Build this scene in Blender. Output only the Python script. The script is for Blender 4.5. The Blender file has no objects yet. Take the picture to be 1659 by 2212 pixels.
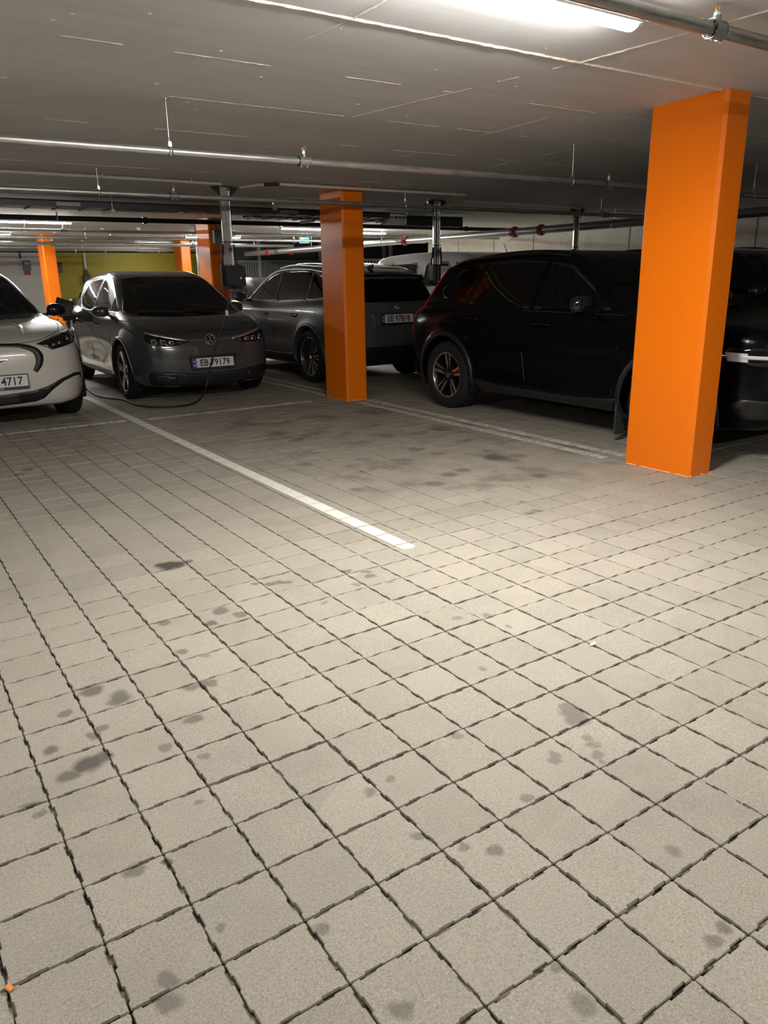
import bpy, bmesh, math, random
import numpy as np
from mathutils import Vector, Matrix
from mathutils.geometry import delaunay_2d_cdt, tessellate_polygon

sc = bpy.context.scene
COL = sc.collection
random.seed(7)
RNG = np.random.default_rng(7)
PI = math.pi

# ---------------------------------------------------------------- camera
CAM_C = np.array([-1.6178938, -1.4906509, 1.4170930])
CAM_R = np.array([0.8306350, -0.5565963, -0.0156849])
CAM_U = np.array([0.1751579, 0.2344502, 0.9562180])
CAM_F = np.array([0.5285501, 0.7970155, -0.2922348])
FPX = 1654.614
cam_d = bpy.data.cameras.new('camera')
cam_d.sensor_fit = 'HORIZONTAL'
cam_d.sensor_width = 36.0
cam_d.lens = FPX * 36.0 / 1659.0
cam_d.clip_start = 0.05
cam_d.clip_end = 200
cam = bpy.data.objects.new('camera', cam_d)
COL.objects.link(cam)
cam.matrix_world = Matrix(((CAM_R[0], CAM_U[0], -CAM_F[0], CAM_C[0]),
                           (CAM_R[1], CAM_U[1], -CAM_F[1], CAM_C[1]),
                           (CAM_R[2], CAM_U[2], -CAM_F[2], CAM_C[2]), (0, 0, 0, 1)))
sc.camera = cam

# ---------------------------------------------------------------- world, exposure
w = bpy.data.worlds.new('world')
sc.world = w
w.use_nodes = True
w.node_tree.nodes['Background'].inputs[0].default_value = (0.01, 0.01, 0.011, 1)
w.node_tree.nodes['Background'].inputs[1].default_value = 0.1
sc.view_settings.view_transform = 'Standard'
sc.view_settings.look = 'None'
sc.view_settings.gamma = 1.0
sc.view_settings.use_curve_mapping = False
sc.view_settings.exposure = 0.0
LAMP_POWER = 290.0         # emission strength of a fluorescent diffuser
LAMP_TINT = (1.0, 0.978, 0.93)


def ceil_z(y):
    return 2.5725 - 0.02782 * y if y < 7.4 else 2.3666 + 0.016 * (y - 7.4)


def to_px(p):
    d = np.asarray(p, float) - CAM_C
    z = d @ CAM_F
    return 829.5 + FPX * (d @ CAM_R) / z, 1106 - FPX * (d @ CAM_U) / z, z


# ---------------------------------------------------------------- scene helpers
def tag(o, label=None, cat=None, group=None, kind=None):
    if label: o['label'] = label
    if cat: o['category'] = cat
    if group: o['group'] = group
    if kind: o['kind'] = kind
    return o


def thing(name, label, cat, loc=(0, 0, 0), rz=0.0, group=None):
    o = bpy.data.objects.new(name, None)
    o.empty_display_size = 0.1
    COL.objects.link(o)
    o.location = loc
    o.rotation_euler = (0, 0, rz)
    return tag(o, label, cat, group)


def link(name, me, parent=None, label=None):
    o = bpy.data.objects.new(name, me)
    COL.objects.link(o)
    if parent: o.parent = parent
    if label: o['label'] = label
    return o


def copy_tree(o, parent=None):
    c = o.copy()
    COL.objects.link(c)
    c.parent = parent
    for ch in list(o.children):
        copy_tree(ch, c)
    return c


def unit(v):
    v = np.asarray(v, float)
    return v / (np.linalg.norm(v) + 1e-12)


def frame_of(d):
    d = unit(d)
    a = np.array([0, 0, 1.0]) if abs(d[2]) < 0.9 else np.array([1.0, 0, 0])
    u = unit(np.cross(a, d))
    return u, np.cross(d, u)


class MB:
    """collects geometry, then links it as ONE mesh object"""
    def __init__(s):
        s.v = []; s.f = []; s.m = []; s.sm = []; s.mats = []; s.cur = 0; s.smooth = False

    def mat(s, m):
        if m not in s.mats: s.mats.append(m)
        s.cur = s.mats.index(m)
        return s

    def add(s, vs, fs, smooth=None):
        b = len(s.v)
        s.v += [tuple(map(float, q)) for q in vs]
        for f in fs:
            s.f.append([b + i for i in f]); s.m.append(s.cur)
            s.sm.append(s.smooth if smooth is None else smooth)
        return s

    def box(s, lo, hi, bev=0.0, M=None):
        lo = np.array(lo, float); hi = np.array(hi, float)
        if bev <= 0:
            vs = [(x, y, z) for z in (lo[2], hi[2]) for (x, y) in ((lo[0], lo[1]), (hi[0], lo[1]), (hi[0], hi[1]), (lo[0], hi[1]))]
            fs = [(3, 2, 1, 0), (4, 5, 6, 7), (0, 1, 5, 4), (1, 2, 6, 5), (2, 3, 7, 6), (3, 0, 4, 7)]
        else:
            b = bev
            bm = bmesh.new()
            bmesh.ops.create_cube(bm, size=1.0)
            for v in bm.verts:
                v.co = Vector([(lo[i] + hi[i]) / 2 + v.co[i] * (hi[i] - lo[i]) for i in range(3)])
            bmesh.ops.bevel(bm, geom=bm.edges[:] + bm.verts[:], offset=b, segments=2, affect='EDGES', profile=0.5)
            bm.verts.index_update()
            vs = [tuple(v.co) for v in bm.verts]; fs = [[v.index for v in f.verts] for f in bm.faces]
            bm.free()
        if M is not None: vs = [tuple(M @ Vector(v)) for v in vs]
        return s.add(vs, fs)

    def cyl(s, p0, p1, r0, r1=None, n=16, caps=True, smooth=True):
        r1 = r0 if r1 is None else r1
        p0 = np.array(p0, float); p1 = np.array(p1, float)
        u, v = frame_of(p1 - p0)
        vs = []
        for p, r in ((p0, r0), (p1, r1)):
            for k in range(n):
                a = 2 * PI * k / n
                vs.append(p + r * (math.cos(a) * u + math.sin(a) * v))
        fs = [(k, (k + 1) % n, n + (k + 1) % n, n + k) for k in range(n)]
        s.add(vs, fs, smooth)
        if caps:
            s.add(vs, [tuple(range(n))[::-1], tuple(range(n, 2 * n))], False)
        return s

    def lathe(s, prof, o=(0, 0, 0), axis=(0, 0, 1), n=24, smooth=True):
        """prof: (r, h) list; revolve about axis"""
        o = np.array(o, float); ax = unit(axis); u, v = frame_of(ax)
        vs = []
        for r, h in prof:
            for k in range(n):
                a = 2 * PI * k / n
                vs.append(o + ax * h + r * (math.cos(a) * u + math.sin(a) * v))
        fs = []
        for i in range(len(prof) - 1):
            for k in range(n):
                fs.append((i * n + k, i * n + (k + 1) % n, (i + 1) * n + (k + 1) % n, (i + 1) * n + k))
        return s.add(vs, fs, smooth)

    def tube(s, pts, r, n=10, smooth=True, caps=True):
        pts = [np.array(p, float) for p in pts]
        u = None; vs = []; N = len(pts)
        for i, p in enumerate(pts):
            d = unit(pts[min(i + 1, N - 1)] - pts[max(i - 1, 0)])
            if u is None: u, _ = frame_of(d)
            u = unit(u - d * (u @ d)); v = np.cross(d, u)
            rr = r[i] if hasattr(r, '__len__') else r
            for k in range(n):
                a = 2 * PI * k / n
                vs.append(p + rr * (math.cos(a) * u + math.sin(a) * v))
        fs = []
        for i in range(N - 1):
            for k in range(n):
                fs.append((i * n + k, i * n + (k + 1) % n, (i + 1) * n + (k + 1) % n, (i + 1) * n + k))
        s.add(vs, fs, smooth)
        if caps: s.add(vs, [tuple(range(n))[::-1], tuple(range((N - 1) * n, N * n))], False)
        return s

    def prism(s, poly, z0, z1, fn=None):
        """poly: 2D CCW list; fn maps (a,b,h)->xyz"""
        fn = fn or (lambda a, b, h: (a, b, h))
        n = len(poly)
        vs = [fn(a, b, z0) for a, b in poly] + [fn(a, b, z1) for a, b in poly]
        fs = [(k, (k + 1) % n, n + (k + 1) % n, n + k) for k in range(n)]
        fs += [tuple(range(n))[::-1], tuple(range(n, 2 * n))]
        return s.add(vs, fs, False)

    def mesh(s, name):
        me = bpy.data.meshes.new(name)
        me.from_pydata(s.v, [], s.f)
        for m in s.mats: me.materials.append(m)
        if s.mats and len(s.mats) > 1: me.polygons.foreach_set('material_index', s.m)
        me.polygons.foreach_set('use_smooth', s.sm)
        me.update()
        return me

    def build(s, name, mat=None, parent=None, label=None):
        if mat is not None and not s.mats: s.mats = [mat]
        return link(name, s.mesh(name), parent, label)


# ---------------------------------------------------------------- materials
class NT:
    """small node-tree writer"""
    def __init__(s, name):
        s.m = bpy.data.materials.new(name)
        s.m.use_nodes = True
        s.t = s.m.node_tree
        s.t.nodes.clear()
        s.out = s.n('ShaderNodeOutputMaterial')

    def n(s, typ, **kw):
        nd = s.t.nodes.new(typ)
        for k, v in kw.items():
            if k.startswith('i_'):
                key = k[2:]
                nd.inputs[int(key) if key.isdigit() else key.replace('_', ' ')].default_value = v
            else: setattr(nd, k, v)
        return nd

    def l(s, a, b):
        s.t.links.new(a, b)

    def val(s, sock, x):
        if isinstance(x, bpy.types.NodeSocket): s.l(x, sock)
        else: sock.default_value = x

    def math(s, op, a, b=0.0, c=None, clamp=False):
        nd = s.n('ShaderNodeMath', operation=op, use_clamp=clamp)
        s.val(nd.inputs[0], a); s.val(nd.inputs[1], b)
        if c is not None: s.val(nd.inputs[2], c)
        return nd.outputs[0]

    def mix(s, f, a, b):
        nd = s.n('ShaderNodeMix', data_type='RGBA')
        s.val(nd.inputs[0], f); s.val(nd.inputs[6], a); s.val(nd.inputs[7], b)
        return nd.outputs[2]

    def noise(s, co, scale, detail=3, rough=0.55):
        nd = s.n('ShaderNodeTexNoise')
        nd.inputs['Scale'].default_value = scale; nd.inputs['Detail'].default_value = detail
        nd.inputs['Roughness'].default_value = rough
        if co is not None: s.l(co, nd.inputs['Vector'])
        return nd.outputs['Fac']

    def ramp(s, f, a, b):
        nd = s.n('ShaderNodeMapRange', interpolation_type='SMOOTHSTEP')
        s.val(nd.inputs[0], f); nd.inputs[1].default_value = a; nd.inputs[2].default_value = b
        return nd.outputs[0]

    def pos(s):
        return s.n('ShaderNodeNewGeometry').outputs['Position']

    def obj(s):
        return s.n('ShaderNodeTexCoord').outputs['Object']

    def principled(s, col, rough=0.5, metal=0.0, coat=0.0, bump=None, bdist=0.002, bstr=1.0, **kw):
        b = s.n('ShaderNodeBsdfPrincipled')
        s.val(b.inputs['Base Color'], col); s.val(b.inputs['Roughness'], rough); s.val(b.inputs['Metallic'], metal)
        b.inputs['Coat Weight'].default_value = coat
        b.inputs['Coat Roughness'].default_value = 0.04
        for k, v in kw.items(): s.val(b.inputs[k.replace('_', ' ')], v)
        if bump is not None:
            bn = s.n('ShaderNodeBump'); bn.inputs['Distance'].default_value = bdist; bn.inputs['Strength'].default_value = bstr
            s.l(bump, bn.inputs['Height']); s.l(bn.outputs[0], b.inputs['Normal'])
        s.l(b.outputs[0], s.out.inputs[0])
        return s.m


def c4(r, g, b):
    return (r, g, b, 1.0)


def hexc(r, g, b):
    f = lambda c: (c / 255 / 12.92) if c / 255 <= 0.04045 else ((c / 255 + 0.055) / 1.055) ** 2.4
    return (f(r), f(g), f(b), 1.0)


MAT = {}


def simple(name, col, rough=0.5, metal=0.0, coat=0.0, var=0.0, scale=20, bump=0.0, **kw):
    if name in MAT: return MAT[name]
    t = NT(name)
    c = c4(*col[:3])
    if var > 0 or bump > 0:
        nz = t.noise(t.obj(), scale, 4)
        cc = t.mix(t.ramp(nz, 0.3, 0.7), c4(*[x * (1 - var) for x in col[:3]]), c4(*[min(1, x * (1 + var)) for x in col[:3]])) if var > 0 else c
        MAT[name] = t.principled(cc, rough, metal, coat, nz if bump > 0 else None, bump, **kw)
    else:
        MAT[name] = t.principled(c, rough, metal, coat, **kw)
    return MAT[name]


def emit(name, col, strength, body=(0.8, 0.8, 0.8)):
    if name in MAT: return MAT[name]
    t = NT(name)
    MAT[name] = t.principled(c4(*body), 0.4, Emission_Color=c4(*col), Emission_Strength=strength)
    return MAT[name]


def text_mesh(body, size=1.0, sx=1.0, bold=0.0, depth=0.0, align='CENTER'):
    cu = bpy.data.curves.new('txt', 'FONT')
    cu.body = body; cu.size = size; cu.align_x = align; cu.align_y = 'CENTER'
    cu.offset = bold; cu.extrude = depth; cu.resolution_u = 2
    o = bpy.data.objects.new('txt', cu)
    COL.objects.link(o)
    dg = bpy.context.evaluated_depsgraph_get()
    dg.update()
    me0 = bpy.data.meshes.new_from_object(o.evaluated_get(dg))
    vs = [(v.co.x * sx, v.co.y, v.co.z) for v in me0.vertices]
    fs = [list(p.vertices) for p in me0.polygons]
    bpy.data.objects.remove(o); bpy.data.curves.remove(cu); bpy.data.meshes.remove(me0)
    return vs, fs
# ================================================================= SETTING
# ---- floor material with stains
def floor_material(name, grid):
    t = NT(name)
    P = t.pos()
    sep = t.n('ShaderNodeSeparateXYZ'); t.l(P, sep.inputs[0])
    fl = t.n('ShaderNodeVectorMath', operation='SCALE'); t.l(P, fl.inputs[0]); fl.inputs['Scale'].default_value = 5.0
    flo = t.n('ShaderNodeVectorMath', operation='FLOOR'); t.l(fl.outputs[0], flo.inputs[0])
    sx = t.n('ShaderNodeVectorMath', operation='MULTIPLY'); t.l(flo.outputs[0], sx.inputs[0]); sx.inputs[1].default_value = (1, 1, 0)
    wn = t.n('ShaderNodeTexWhiteNoise', noise_dimensions='3D'); t.l(sx.outputs[0], wn.inputs['Vector'])
    n_big = t.noise(P, 0.9, 4)
    n_mid = t.noise(P, 7, 5, 0.6)
    n_fine = t.noise(P, 160, 3, 0.7)
    n_gr = t.noise(P, 300, 2, 0.6)
    base = t.mix(wn.outputs['Value'], c4(0.300, 0.270, 0.222), c4(0.365, 0.328, 0.272))
    base = t.mix(t.math('MULTIPLY', t.ramp(n_mid, 0.25, 0.75), 0.35), base, c4(0.43, 0.385, 0.31))
    base = t.mix(t.math('MULTIPLY', t.ramp(n_fine, 0.44, 0.70), 0.55), base, c4(0.155, 0.138, 0.112))
    base = t.mix(t.math('MULTIPLY', t.ramp(n_gr, 0.56, 0.72), 0.65), base, c4(0.66, 0.62, 0.54))
    # tyre dirt where the cars turn into the empty stall
    ny = t.noise(P, 2.2, 5, 0.62)
    dx = t.math('ABSOLUTE', t.math('SUBTRACT', sep.outputs[0], 2.3)); dy = t.math('ABSOLUTE', t.math('SUBTRACT', sep.outputs[1], 4.2))
    m = t.math('MULTIPLY', t.ramp(dx, 1.6, 0.6), t.ramp(dy, 2.6, 1.2))
    base = t.mix(t.math('MULTIPLY', t.math('MULTIPLY', m, t.ramp(ny, 0.50, 0.66)), 0.62), base, c4(0.075, 0.066, 0.054))
    n2 = t.noise(P, 1.1, 3)
    base = t.mix(t.math('MULTIPLY', t.ramp(n2, 0.5, 0.75), 0.30), base, c4(0.17, 0.15, 0.125))
    # individual oil drips
    off = t.n('ShaderNodeTexNoise'); off.inputs['Scale'].default_value = 14; off.inputs['Detail'].default_value = 3
    t.l(P, off.inputs['Vector'])
    o2 = t.n('ShaderNodeVectorMath', operation='SUBTRACT'); t.l(off.outputs['Color'], o2.inputs[0]); o2.inputs[1].default_value = (0.5, 0.5, 0.5)
    o3 = t.n('ShaderNodeVectorMath', operation='MULTIPLY_ADD'); t.l(o2.outputs[0], o3.inputs[0]); o3.inputs[1].default_value = (0.06, 0.06, 0); t.l(P, o3.inputs[2])
    acc = None
    if not grid:
        for (x, y, r, s) in STAINS:
            d = t.n('ShaderNodeVectorMath', operation='DISTANCE'); t.l(o3.outputs[0], d.inputs[0]); d.inputs[1].default_value = (x, y, 0.0)
            k = t.math('MULTIPLY_ADD', d.outputs['Value'], -1.0 / (0.45 * r), 1.0 / 0.45, clamp=True)
            k = t.math('MULTIPLY', k, s)
            acc = k if acc is None else t.math('MAXIMUM', acc, k)
        base = t.mix(acc, base, c4(0.045, 0.038, 0.029))
    rough = t.math('MULTIPLY_ADD', n_mid, 0.15, 0.66)
    h = t.math('ADD', t.math('MULTIPLY', n_fine, 0.6), t.math('MULTIPLY', n_gr, 0.5))
    if grid:
        g = []
        for k in (0, 1):
            fr = t.math('FRACT', t.math('MULTIPLY', sep.outputs[k], 5.0))
            a = t.math('ABSOLUTE', t.math('SUBTRACT', fr, 0.5))
            g.append(t.ramp(a, 0.468, 0.485))
        j = t.math('MAXIMUM', g[0], g[1])
        base = t.mix(j, base, c4(0.06, 0.052, 0.043))
    return t.principled(base, rough, bump=h, bdist=0.0022, bstr=0.8)


def px_floor(x, y, z=0.0):
    d = CAM_F + CAM_R * (x - 829.5) / FPX - CAM_U * (y - 1106) / FPX
    return CAM_C + d * (z - CAM_C[2]) / d[2]


# oil drips: position read off the ground plan, radius in metres, strength
STAINS = []
for (sx_, sy_, r_, s_) in [(365, 1222, .075, .95), (350, 1222, .05, .9), (382, 1221, .05, .9), (405, 1213, .03, .6), (475, 1321, .045, .55), (518, 1328, .04, .5), (458, 1348, .04, .6),
                           (355, 1345, .035, .5), (585, 1260, .035, .55), (605, 1258, .035, .55), (620, 1258, .03, .5), (550, 1263, .025, .5), (748, 1234, .035, .5), (790, 1234, .03, .5), (800, 1244, .035, .5),
                           (770, 1262, .03, .4), (200, 1493, .05, .6), (258, 1508, .055, .6), (245, 1515, .04, .5), (410, 1487, .035, .5), (440, 1480, .04, .55), (458, 1478, .03, .5), (392, 1408, .03, .5),
                           (440, 1418, .025, .4), (205, 1590, .035, .5), (220, 1572, .03, .5), (112, 1620, .035, .6), (190, 1650, .06, .75), (215, 1638, .05, .7), (150, 1675, .045, .6), (415, 1553, .04, .55),
                           (142, 1540, .03, .5), (357, 1613, .025, .45), (440, 1635, .025, .4), (1235, 1540, .055, .5), (1245, 1555, .05, .5), (1228, 1528, .035, .45), (1268, 1592, .025, .4), (1280, 1608, .03, .4),
                           (1292, 1630, .028, .4), (1300, 1645, .02, .35), (1195, 1640, .03, .4), (1195, 1628, .025, .4), (1140, 1720, .04, .45), (1068, 1840, .035, .5), (900, 1803, .03, .4), (845, 1683, .025, .4),
                           (1040, 1445, .025, .4), (985, 1590, .025, .4), (295, 1880, .05, .5), (360, 1858, .03, .7), (480, 2003, .03, .4), (695, 2007, .04, .45), (365, 2118, .04, .45), (362, 2168, .045, .45),
                           (865, 2183, .05, .45), (1195, 2090, .03, .4), (1258, 2165, .05, .4), (1562, 2000, .04, .5), (1545, 2035, .04, .45), (1450, 1840, .035, .4), (1000, 1830, .03, .4), (90, 1755, .035, .45),
                           (60, 1743, .03, .4), (800, 1712, .03, .45), (430, 1733, .03, .4), (1160, 1103, .05, .45), (1145, 1108, .05, .4), (1130, 1083, .04, .45), (770, 1058, .06, .4), (970, 1025, .08, .5),
                           (1000, 1015, .08, .45), (1070, 990, .12, .5), (940, 1045, .10, .45), (1120, 985, .10, .4), (900, 970, .10, .4), (600, 935, .12, .4), (640, 950, .10, .4), (660, 1003, .08, .35), (1165, 1028, .08, .4), (60, 1015, .06, .5), (40, 1025, .05, .4),
                           (1140, 1052, .03, .4), (1100, 1352, .022, .4), (1050, 1328, .025, .4), (988, 1337, .03, .35), (840, 1258, .02, .4), (700, 1302, .02, .35)]:
    q = px_floor(sx_, sy_)
    STAINS.append((q[0], q[1], r_ * (.98 if sy_ < 1720 else .66), min(.95, s_ * 1.1)))

M_PAVER = floor_material('concrete_paver', False)
M_PAVFAR = floor_material('concrete_paver_far', True)
t = NT('joint_sand')
M_SAND = t.principled(t.mix(t.ramp(t.noise(t.pos(), 22, 3), 0.44, 0.56), c4(0.022, 0.019, 0.015), c4(0.180, 0.158, 0.126)), 0.95)

FX0, FX1, FY0, FY1 = -3.6, 9.6, -2.6, 10.4       # zone laid with modelled pavers
mb = MB()
mb.add([(-10, -9, -.008), (24, -9, -.008), (24, 29, -.008), (-10, 29, -.008)], [(0, 1, 2, 3)])
floor = mb.build('floor', M_SAND)
tag(floor, kind='structure')
mb = MB()
for (a, b, c, d) in ((-10, -9, 24, FY0), (-10, FY1, 24, 29), (-10, FY0, FX0, FY1), (FX1, FY0, 24, FY1)):
    mb.add([(a, b, 0), (c, b, 0), (c, d, 0), (a, d, 0)], [(0, 1, 2, 3)])
tag(mb.build('far_paving', M_PAVFAR, floor), kind='stuff')


def paver_outline(n_step, worn, rng, lug=0.0, notch=0.0042, half=0.1, gap=0.0018):
    """square block whose edges step in and out like interlocking spacers"""
    pts = []
    L = half - gap
    c = 0.003
    for side in range(4):
        a = side * PI / 2
        row = []
        e = [-L + c, -L * 0.62, -L * 0.18, L * 0.36, L * 0.80, L - c]
        off = [lug, -notch, lug, -notch, lug]
        for k in range(5):
            x0 = e[k] + (rng.uniform(-worn, worn) * 4 if k else 0); x1 = e[k + 1]
            o = off[k] + rng.uniform(-worn, worn)
            row += [(x0 + (0.002 if k else 0), -L - o), (x1, -L - o)]
        if n_step == 0: row = [(-L + c, -L), (L - c, -L)]
        ca, sa = math.cos(a), math.sin(a)
        pts += [(x * ca - y * sa, x * sa + y * ca) for x, y in row]
    return pts


def paver_geo(poly):
    n = len(poly)
    vs = [(x * .985, y * .985, 0.0) for x, y in poly] + [(x, y, -0.0035) for x, y in poly] + [(x, y, -0.03) for x, y in poly]
    fs = [tuple(range(n))]
    for r in (0, 1):
        fs += [(r * n + k, (r + 1) * n + k, (r + 1) * n + (k + 1) % n, r * n + (k + 1) % n) for k in range(n)]
    return vs, fs


rp = random.Random(3)
var_mesh = []
for k in range(6):
    vs, fs = paver_geo(paver_outline(5, 0.0008, rp))
    var_mesh.append(MB().add(vs, fs).mat(M_PAVER).mesh('paver'))
cells = []
for ix in range(int(round(FX0 / .2)), int(round(FX1 / .2))):
    for iy in range(int(round(FY0 / .2)), int(round(FY1 / .2))):
        c = (ix * .2 + .1, iy * .2 + .1, 0)
        u, v, z = to_px(c)
        size = 0.0
        if z > 0.3 and -40 < u < 1700 and -40 < v < 2290: size = 1.0 / z ** 3
        cells.append((size, z, u, v, ix, iy, c))
cells.sort(key=lambda q: -q[0])
COLUMNS_XY = [(3.18, 3.45, 1.76, 2.35), (3.15, 3.43, 6.40, 6.95)]
near = 0
far = MB().mat(M_PAVER)
simple_out = [paver_geo(paver_outline(5, 0.0008, rp))] + [paver_geo(paver_outline(0, 0, rp)) for _ in range(1)]
for (size, z, u, v, ix, iy, c) in cells:
    if any(a - .02 < c[0] - .1 and c[0] + .1 < b + .02 and d - .02 < c[1] - .1 and c[1] + .1 < e + .02 for a, b, d, e in COLUMNS_XY): continue
    dz = rp.gauss(0, 0.0011)
    rx, ry = rp.gauss(0, .0035), rp.gauss(0, .0035)
    rot = rp.randrange(4)
    if size > 0 and near < 300:
        o = link('paver', var_mesh[rp.randrange(6)], floor)
        o.location = (c[0], c[1], dz)
        o.rotation_euler = (rx, ry, rot * PI / 2 + rp.gauss(0, .003))
        near += 1
    else:
        if z < -0.5 or u < -700 or u > 2400: pass
        vs, fs = simple_out[0 if (0 < z < 7.5) else 1]
        far.add([(c[0] + x, c[1] + y, h + dz + rx * y + ry * x) for x, y, h in vs], fs)
tag(far.build('paving_blocks', None, floor), kind='stuff')

# ---- painted bay markings: one patch of paint on each block
t = NT('line_paint')
nz = t.noise(t.pos(), 30, 5, .65)
M_PAINT = t.principled(t.mix(t.ramp(nz, .25, .45), c4(.55, .52, .45), c4(.80, .78, .70)), .6, bump=t.noise(t.pos(), 200, 2), bdist=.001)
t = NT('worn_line_paint')
nz = t.noise(t.pos(), 18, 5, .7)
M_PAINTW = t.principled(t.mix(t.ramp(nz, .35, .60), c4(.36, .33, .28), c4(.68, .65, .58)), .65)


def bay_line(label, x0, x1, y0, y1, axis, mat=None, round_end=False):
    t_ = thing('bay_line', label, 'parking line', ((x0 + x1) / 2, (y0 + y1) / 2, 0), 0, 'painted bay markings')
    cx_, cy_ = (x0 + x1) / 2, (y0 + y1) / 2
    lo, hi = (y0, y1) if axis == 'y' else (x0, x1)
    k = math.floor(lo / .2)
    while k * .2 < hi:
        a = max(lo, k * .2 + .008); b = min(hi, k * .2 + .192)
        k += 1
        if b - a < .02: continue
        if axis == 'y': r = (x0, a, x1, b)
        else: r = (a, y0, b, y1)
        m = MB()
        if round_end and a <= lo + .001:
            rr = .03
            poly = [(r[0], r[3]), (r[0], r[1] + rr)] + [(r[0] + rr - rr * math.cos(q * PI / 8), r[1] + rr - rr * math.sin(q * PI / 8)) for q in range(1, 4)] + [(r[0] + rr, r[1])]
            poly += [(r[2] - rr, r[1])] + [(r[2] - rr + rr * math.sin(q * PI / 8), r[1] + rr - rr * math.cos(q * PI / 8)) for q in range(1, 4)] + [(r[2], r[1] + rr), (r[2], r[3])]
        else:
            poly = [(r[0], r[1]), (r[2], r[1]), (r[2], r[3]), (r[0], r[3])]
        m.prism([(x - cx_, y - cy_) for x, y in poly], -.002, .0042)
        m.build('paint_patch', mat or M_PAINT, t_)
    return t_


bay_line('solid white painted bay line running beside the empty bay from the foreground', .632, .722, 1.715, 10.2, 'y', None, True)
bay_line('worn white bay line between the two orange columns, nearer of the double pair', 3.165, 3.250, 2.55, 6.25, 'y', M_PAINTW)
bay_line('worn white bay line at the foot of the black SUV, farther of the pair', 3.355, 3.435, 2.37, 6.38, 'y', M_PAINTW)
bay_line('thin faded cross line painted in front of the grey hatchback', .80, 2.80, 6.70, 6.765, 'x', M_PAINTW)
bay_line('thin faded cross line painted in front of the white car', -2.6, .62, 6.77, 6.835, 'x', M_PAINTW)
bay_line('faded bay line beside the grey hatchback, left of the pair behind the column', 3.15, 3.225, 7.05, 10.2, 'y', M_PAINTW)
bay_line('faded bay line nearest the silver car wheel, right of the pair behind the column', 3.345, 3.415, 7.05, 10.2, 'y', M_PAINTW)

# ---- ceiling
t = NT('painted_concrete_ceiling')
P = t.pos()
mp = t.n('ShaderNodeMapping'); t.l(P, mp.inputs[0]); mp.inputs['Scale'].default_value = (.5, 4, 1)
na = t.noise(mp.outputs[0], 3, 5, .6); nb = t.noise(P, 1.2, 4)
cc = t.mix(t.ramp(na, .3, .7), c4(.565, .562, .562), c4(.625, .622, .622))
cc = t.mix(t.math('MULTIPLY', t.ramp(nb, .4, .7), .35), cc, c4(.525, .522, .522))
M_CEIL = t.principled(cc, .62, bump=na, bdist=.002, bstr=.4)
ys = [-9, 0, 7.4, 29]
mb = MB()
vs = []
for y in ys:
    vs += [(-10, y, ceil_z(y)), (24, y, ceil_z(y)), (-10, y, ceil_z(y) + .25), (24, y, ceil_z(y) + .25)]
fs = []
for k in range(3):
    a = 4 * k
    fs += [(a, a + 4, a + 5, a + 1), (a + 2, a + 3, a + 7, a + 6)]
fs += [(0, 1, 3, 2), (12, 14, 15, 13)]
mb.add(vs, fs)
ceiling = mb.build('ceiling', M_CEIL)
tag(ceiling, kind='structure')
M_SEAM = simple('seam_plaster', (.62, .56, .49), .7, var=.15, scale=40)


def seam(x0, y0, x1, y1, wdt, h=.004, rag=.25, keep=1.0, name='formwork_seam'):
    """ragged ridge left by the formwork joint"""
    p0 = np.array([x0, y0]); p1 = np.array([x1, y1]); L = np.linalg.norm(p1 - p0)
    n = max(2, int(L / .035)); d = (p1 - p0) / L; q = np.array([-d[1], d[0]])
    m = MB(); run = []
    rr = random.Random(int((x0 * 31 + y0 * 17 + x1 * 7) * 100))
    on = True; left = 0

    def flush():
        if len(run) < 2: return
        vs = []; fs = []
        for (p, hw, hh) in run:
            z = ceil_z(p[1])
            vs += [(p[0] + q[0] * hw, p[1] + q[1] * hw, z + .001), (p[0] + q[0] * hw * .3, p[1] + q[1] * hw * .3, z - hh), (p[0] - q[0] * hw * .3, p[1] - q[1] * hw * .3, z - hh), (p[0] - q[0] * hw, p[1] - q[1] * hw, z + .001)]
        for k in range(len(run) - 1):
            for j in range(3): fs.append((4 * k + j, 4 * k + j + 1, 4 * k + 5 + j, 4 * k + 4 + j))
        m.add(vs, fs)
    for k in range(n + 1):
        if left <= 0:
            on = rr.random() < keep
            left = rr.randint(3, 14)
        left -= 1
        p = p0 + d * (L * k / n) + q * rr.gauss(0, wdt * .08)
        if on: run.append((p, wdt / 2 * (1 + rr.uniform(-rag, rag)), h * (1 + rr.uniform(-rag, rag))))
        else: flush(); run = []
    flush()
    if m.f: m.build(name, M_SEAM, ceiling)


seam(-3, 1.825, 3.19, 1.81, .026, .007, .25)
seam(3.46, 1.81, 8, 1.80, .022, .005)
seam(.45, 1.82, .55, -.6, .016, .005)
seam(1.90, 1.80, 2.30, -.6, .018, .006)
seam(1.90, 1.80, 1.45, 3.45, .008, .002, .5, .55)
seam(.45, 1.83, .20, 3.45, .007, .002, .5, .5)
for (y, kp, wd) in ((2.62, .62, .007), (3.45, .6, .008), (4.35, .5, .008), (5.2, .35, .007), (6.0, .4, .006)):
    seam(-3, y + .02, 9, y - .03, wd, .002, .5, kp)
for (x, y0, y1, kp) in ((.20, 3.45, 5.2, .5), (1.45, 3.45, 5.3, .6), (2.75, 2.6, 5.0, .5), (3.9, 2.2, 4.8, .75), (5.2, 1.9, 4.5, .5), (-1.2, 1.9, 4.3, .4), (2.95, 1.8, 1.2, .7)):
    seam(x, y0, x - .1, y1, .008, .002, .5, kp)
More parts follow.
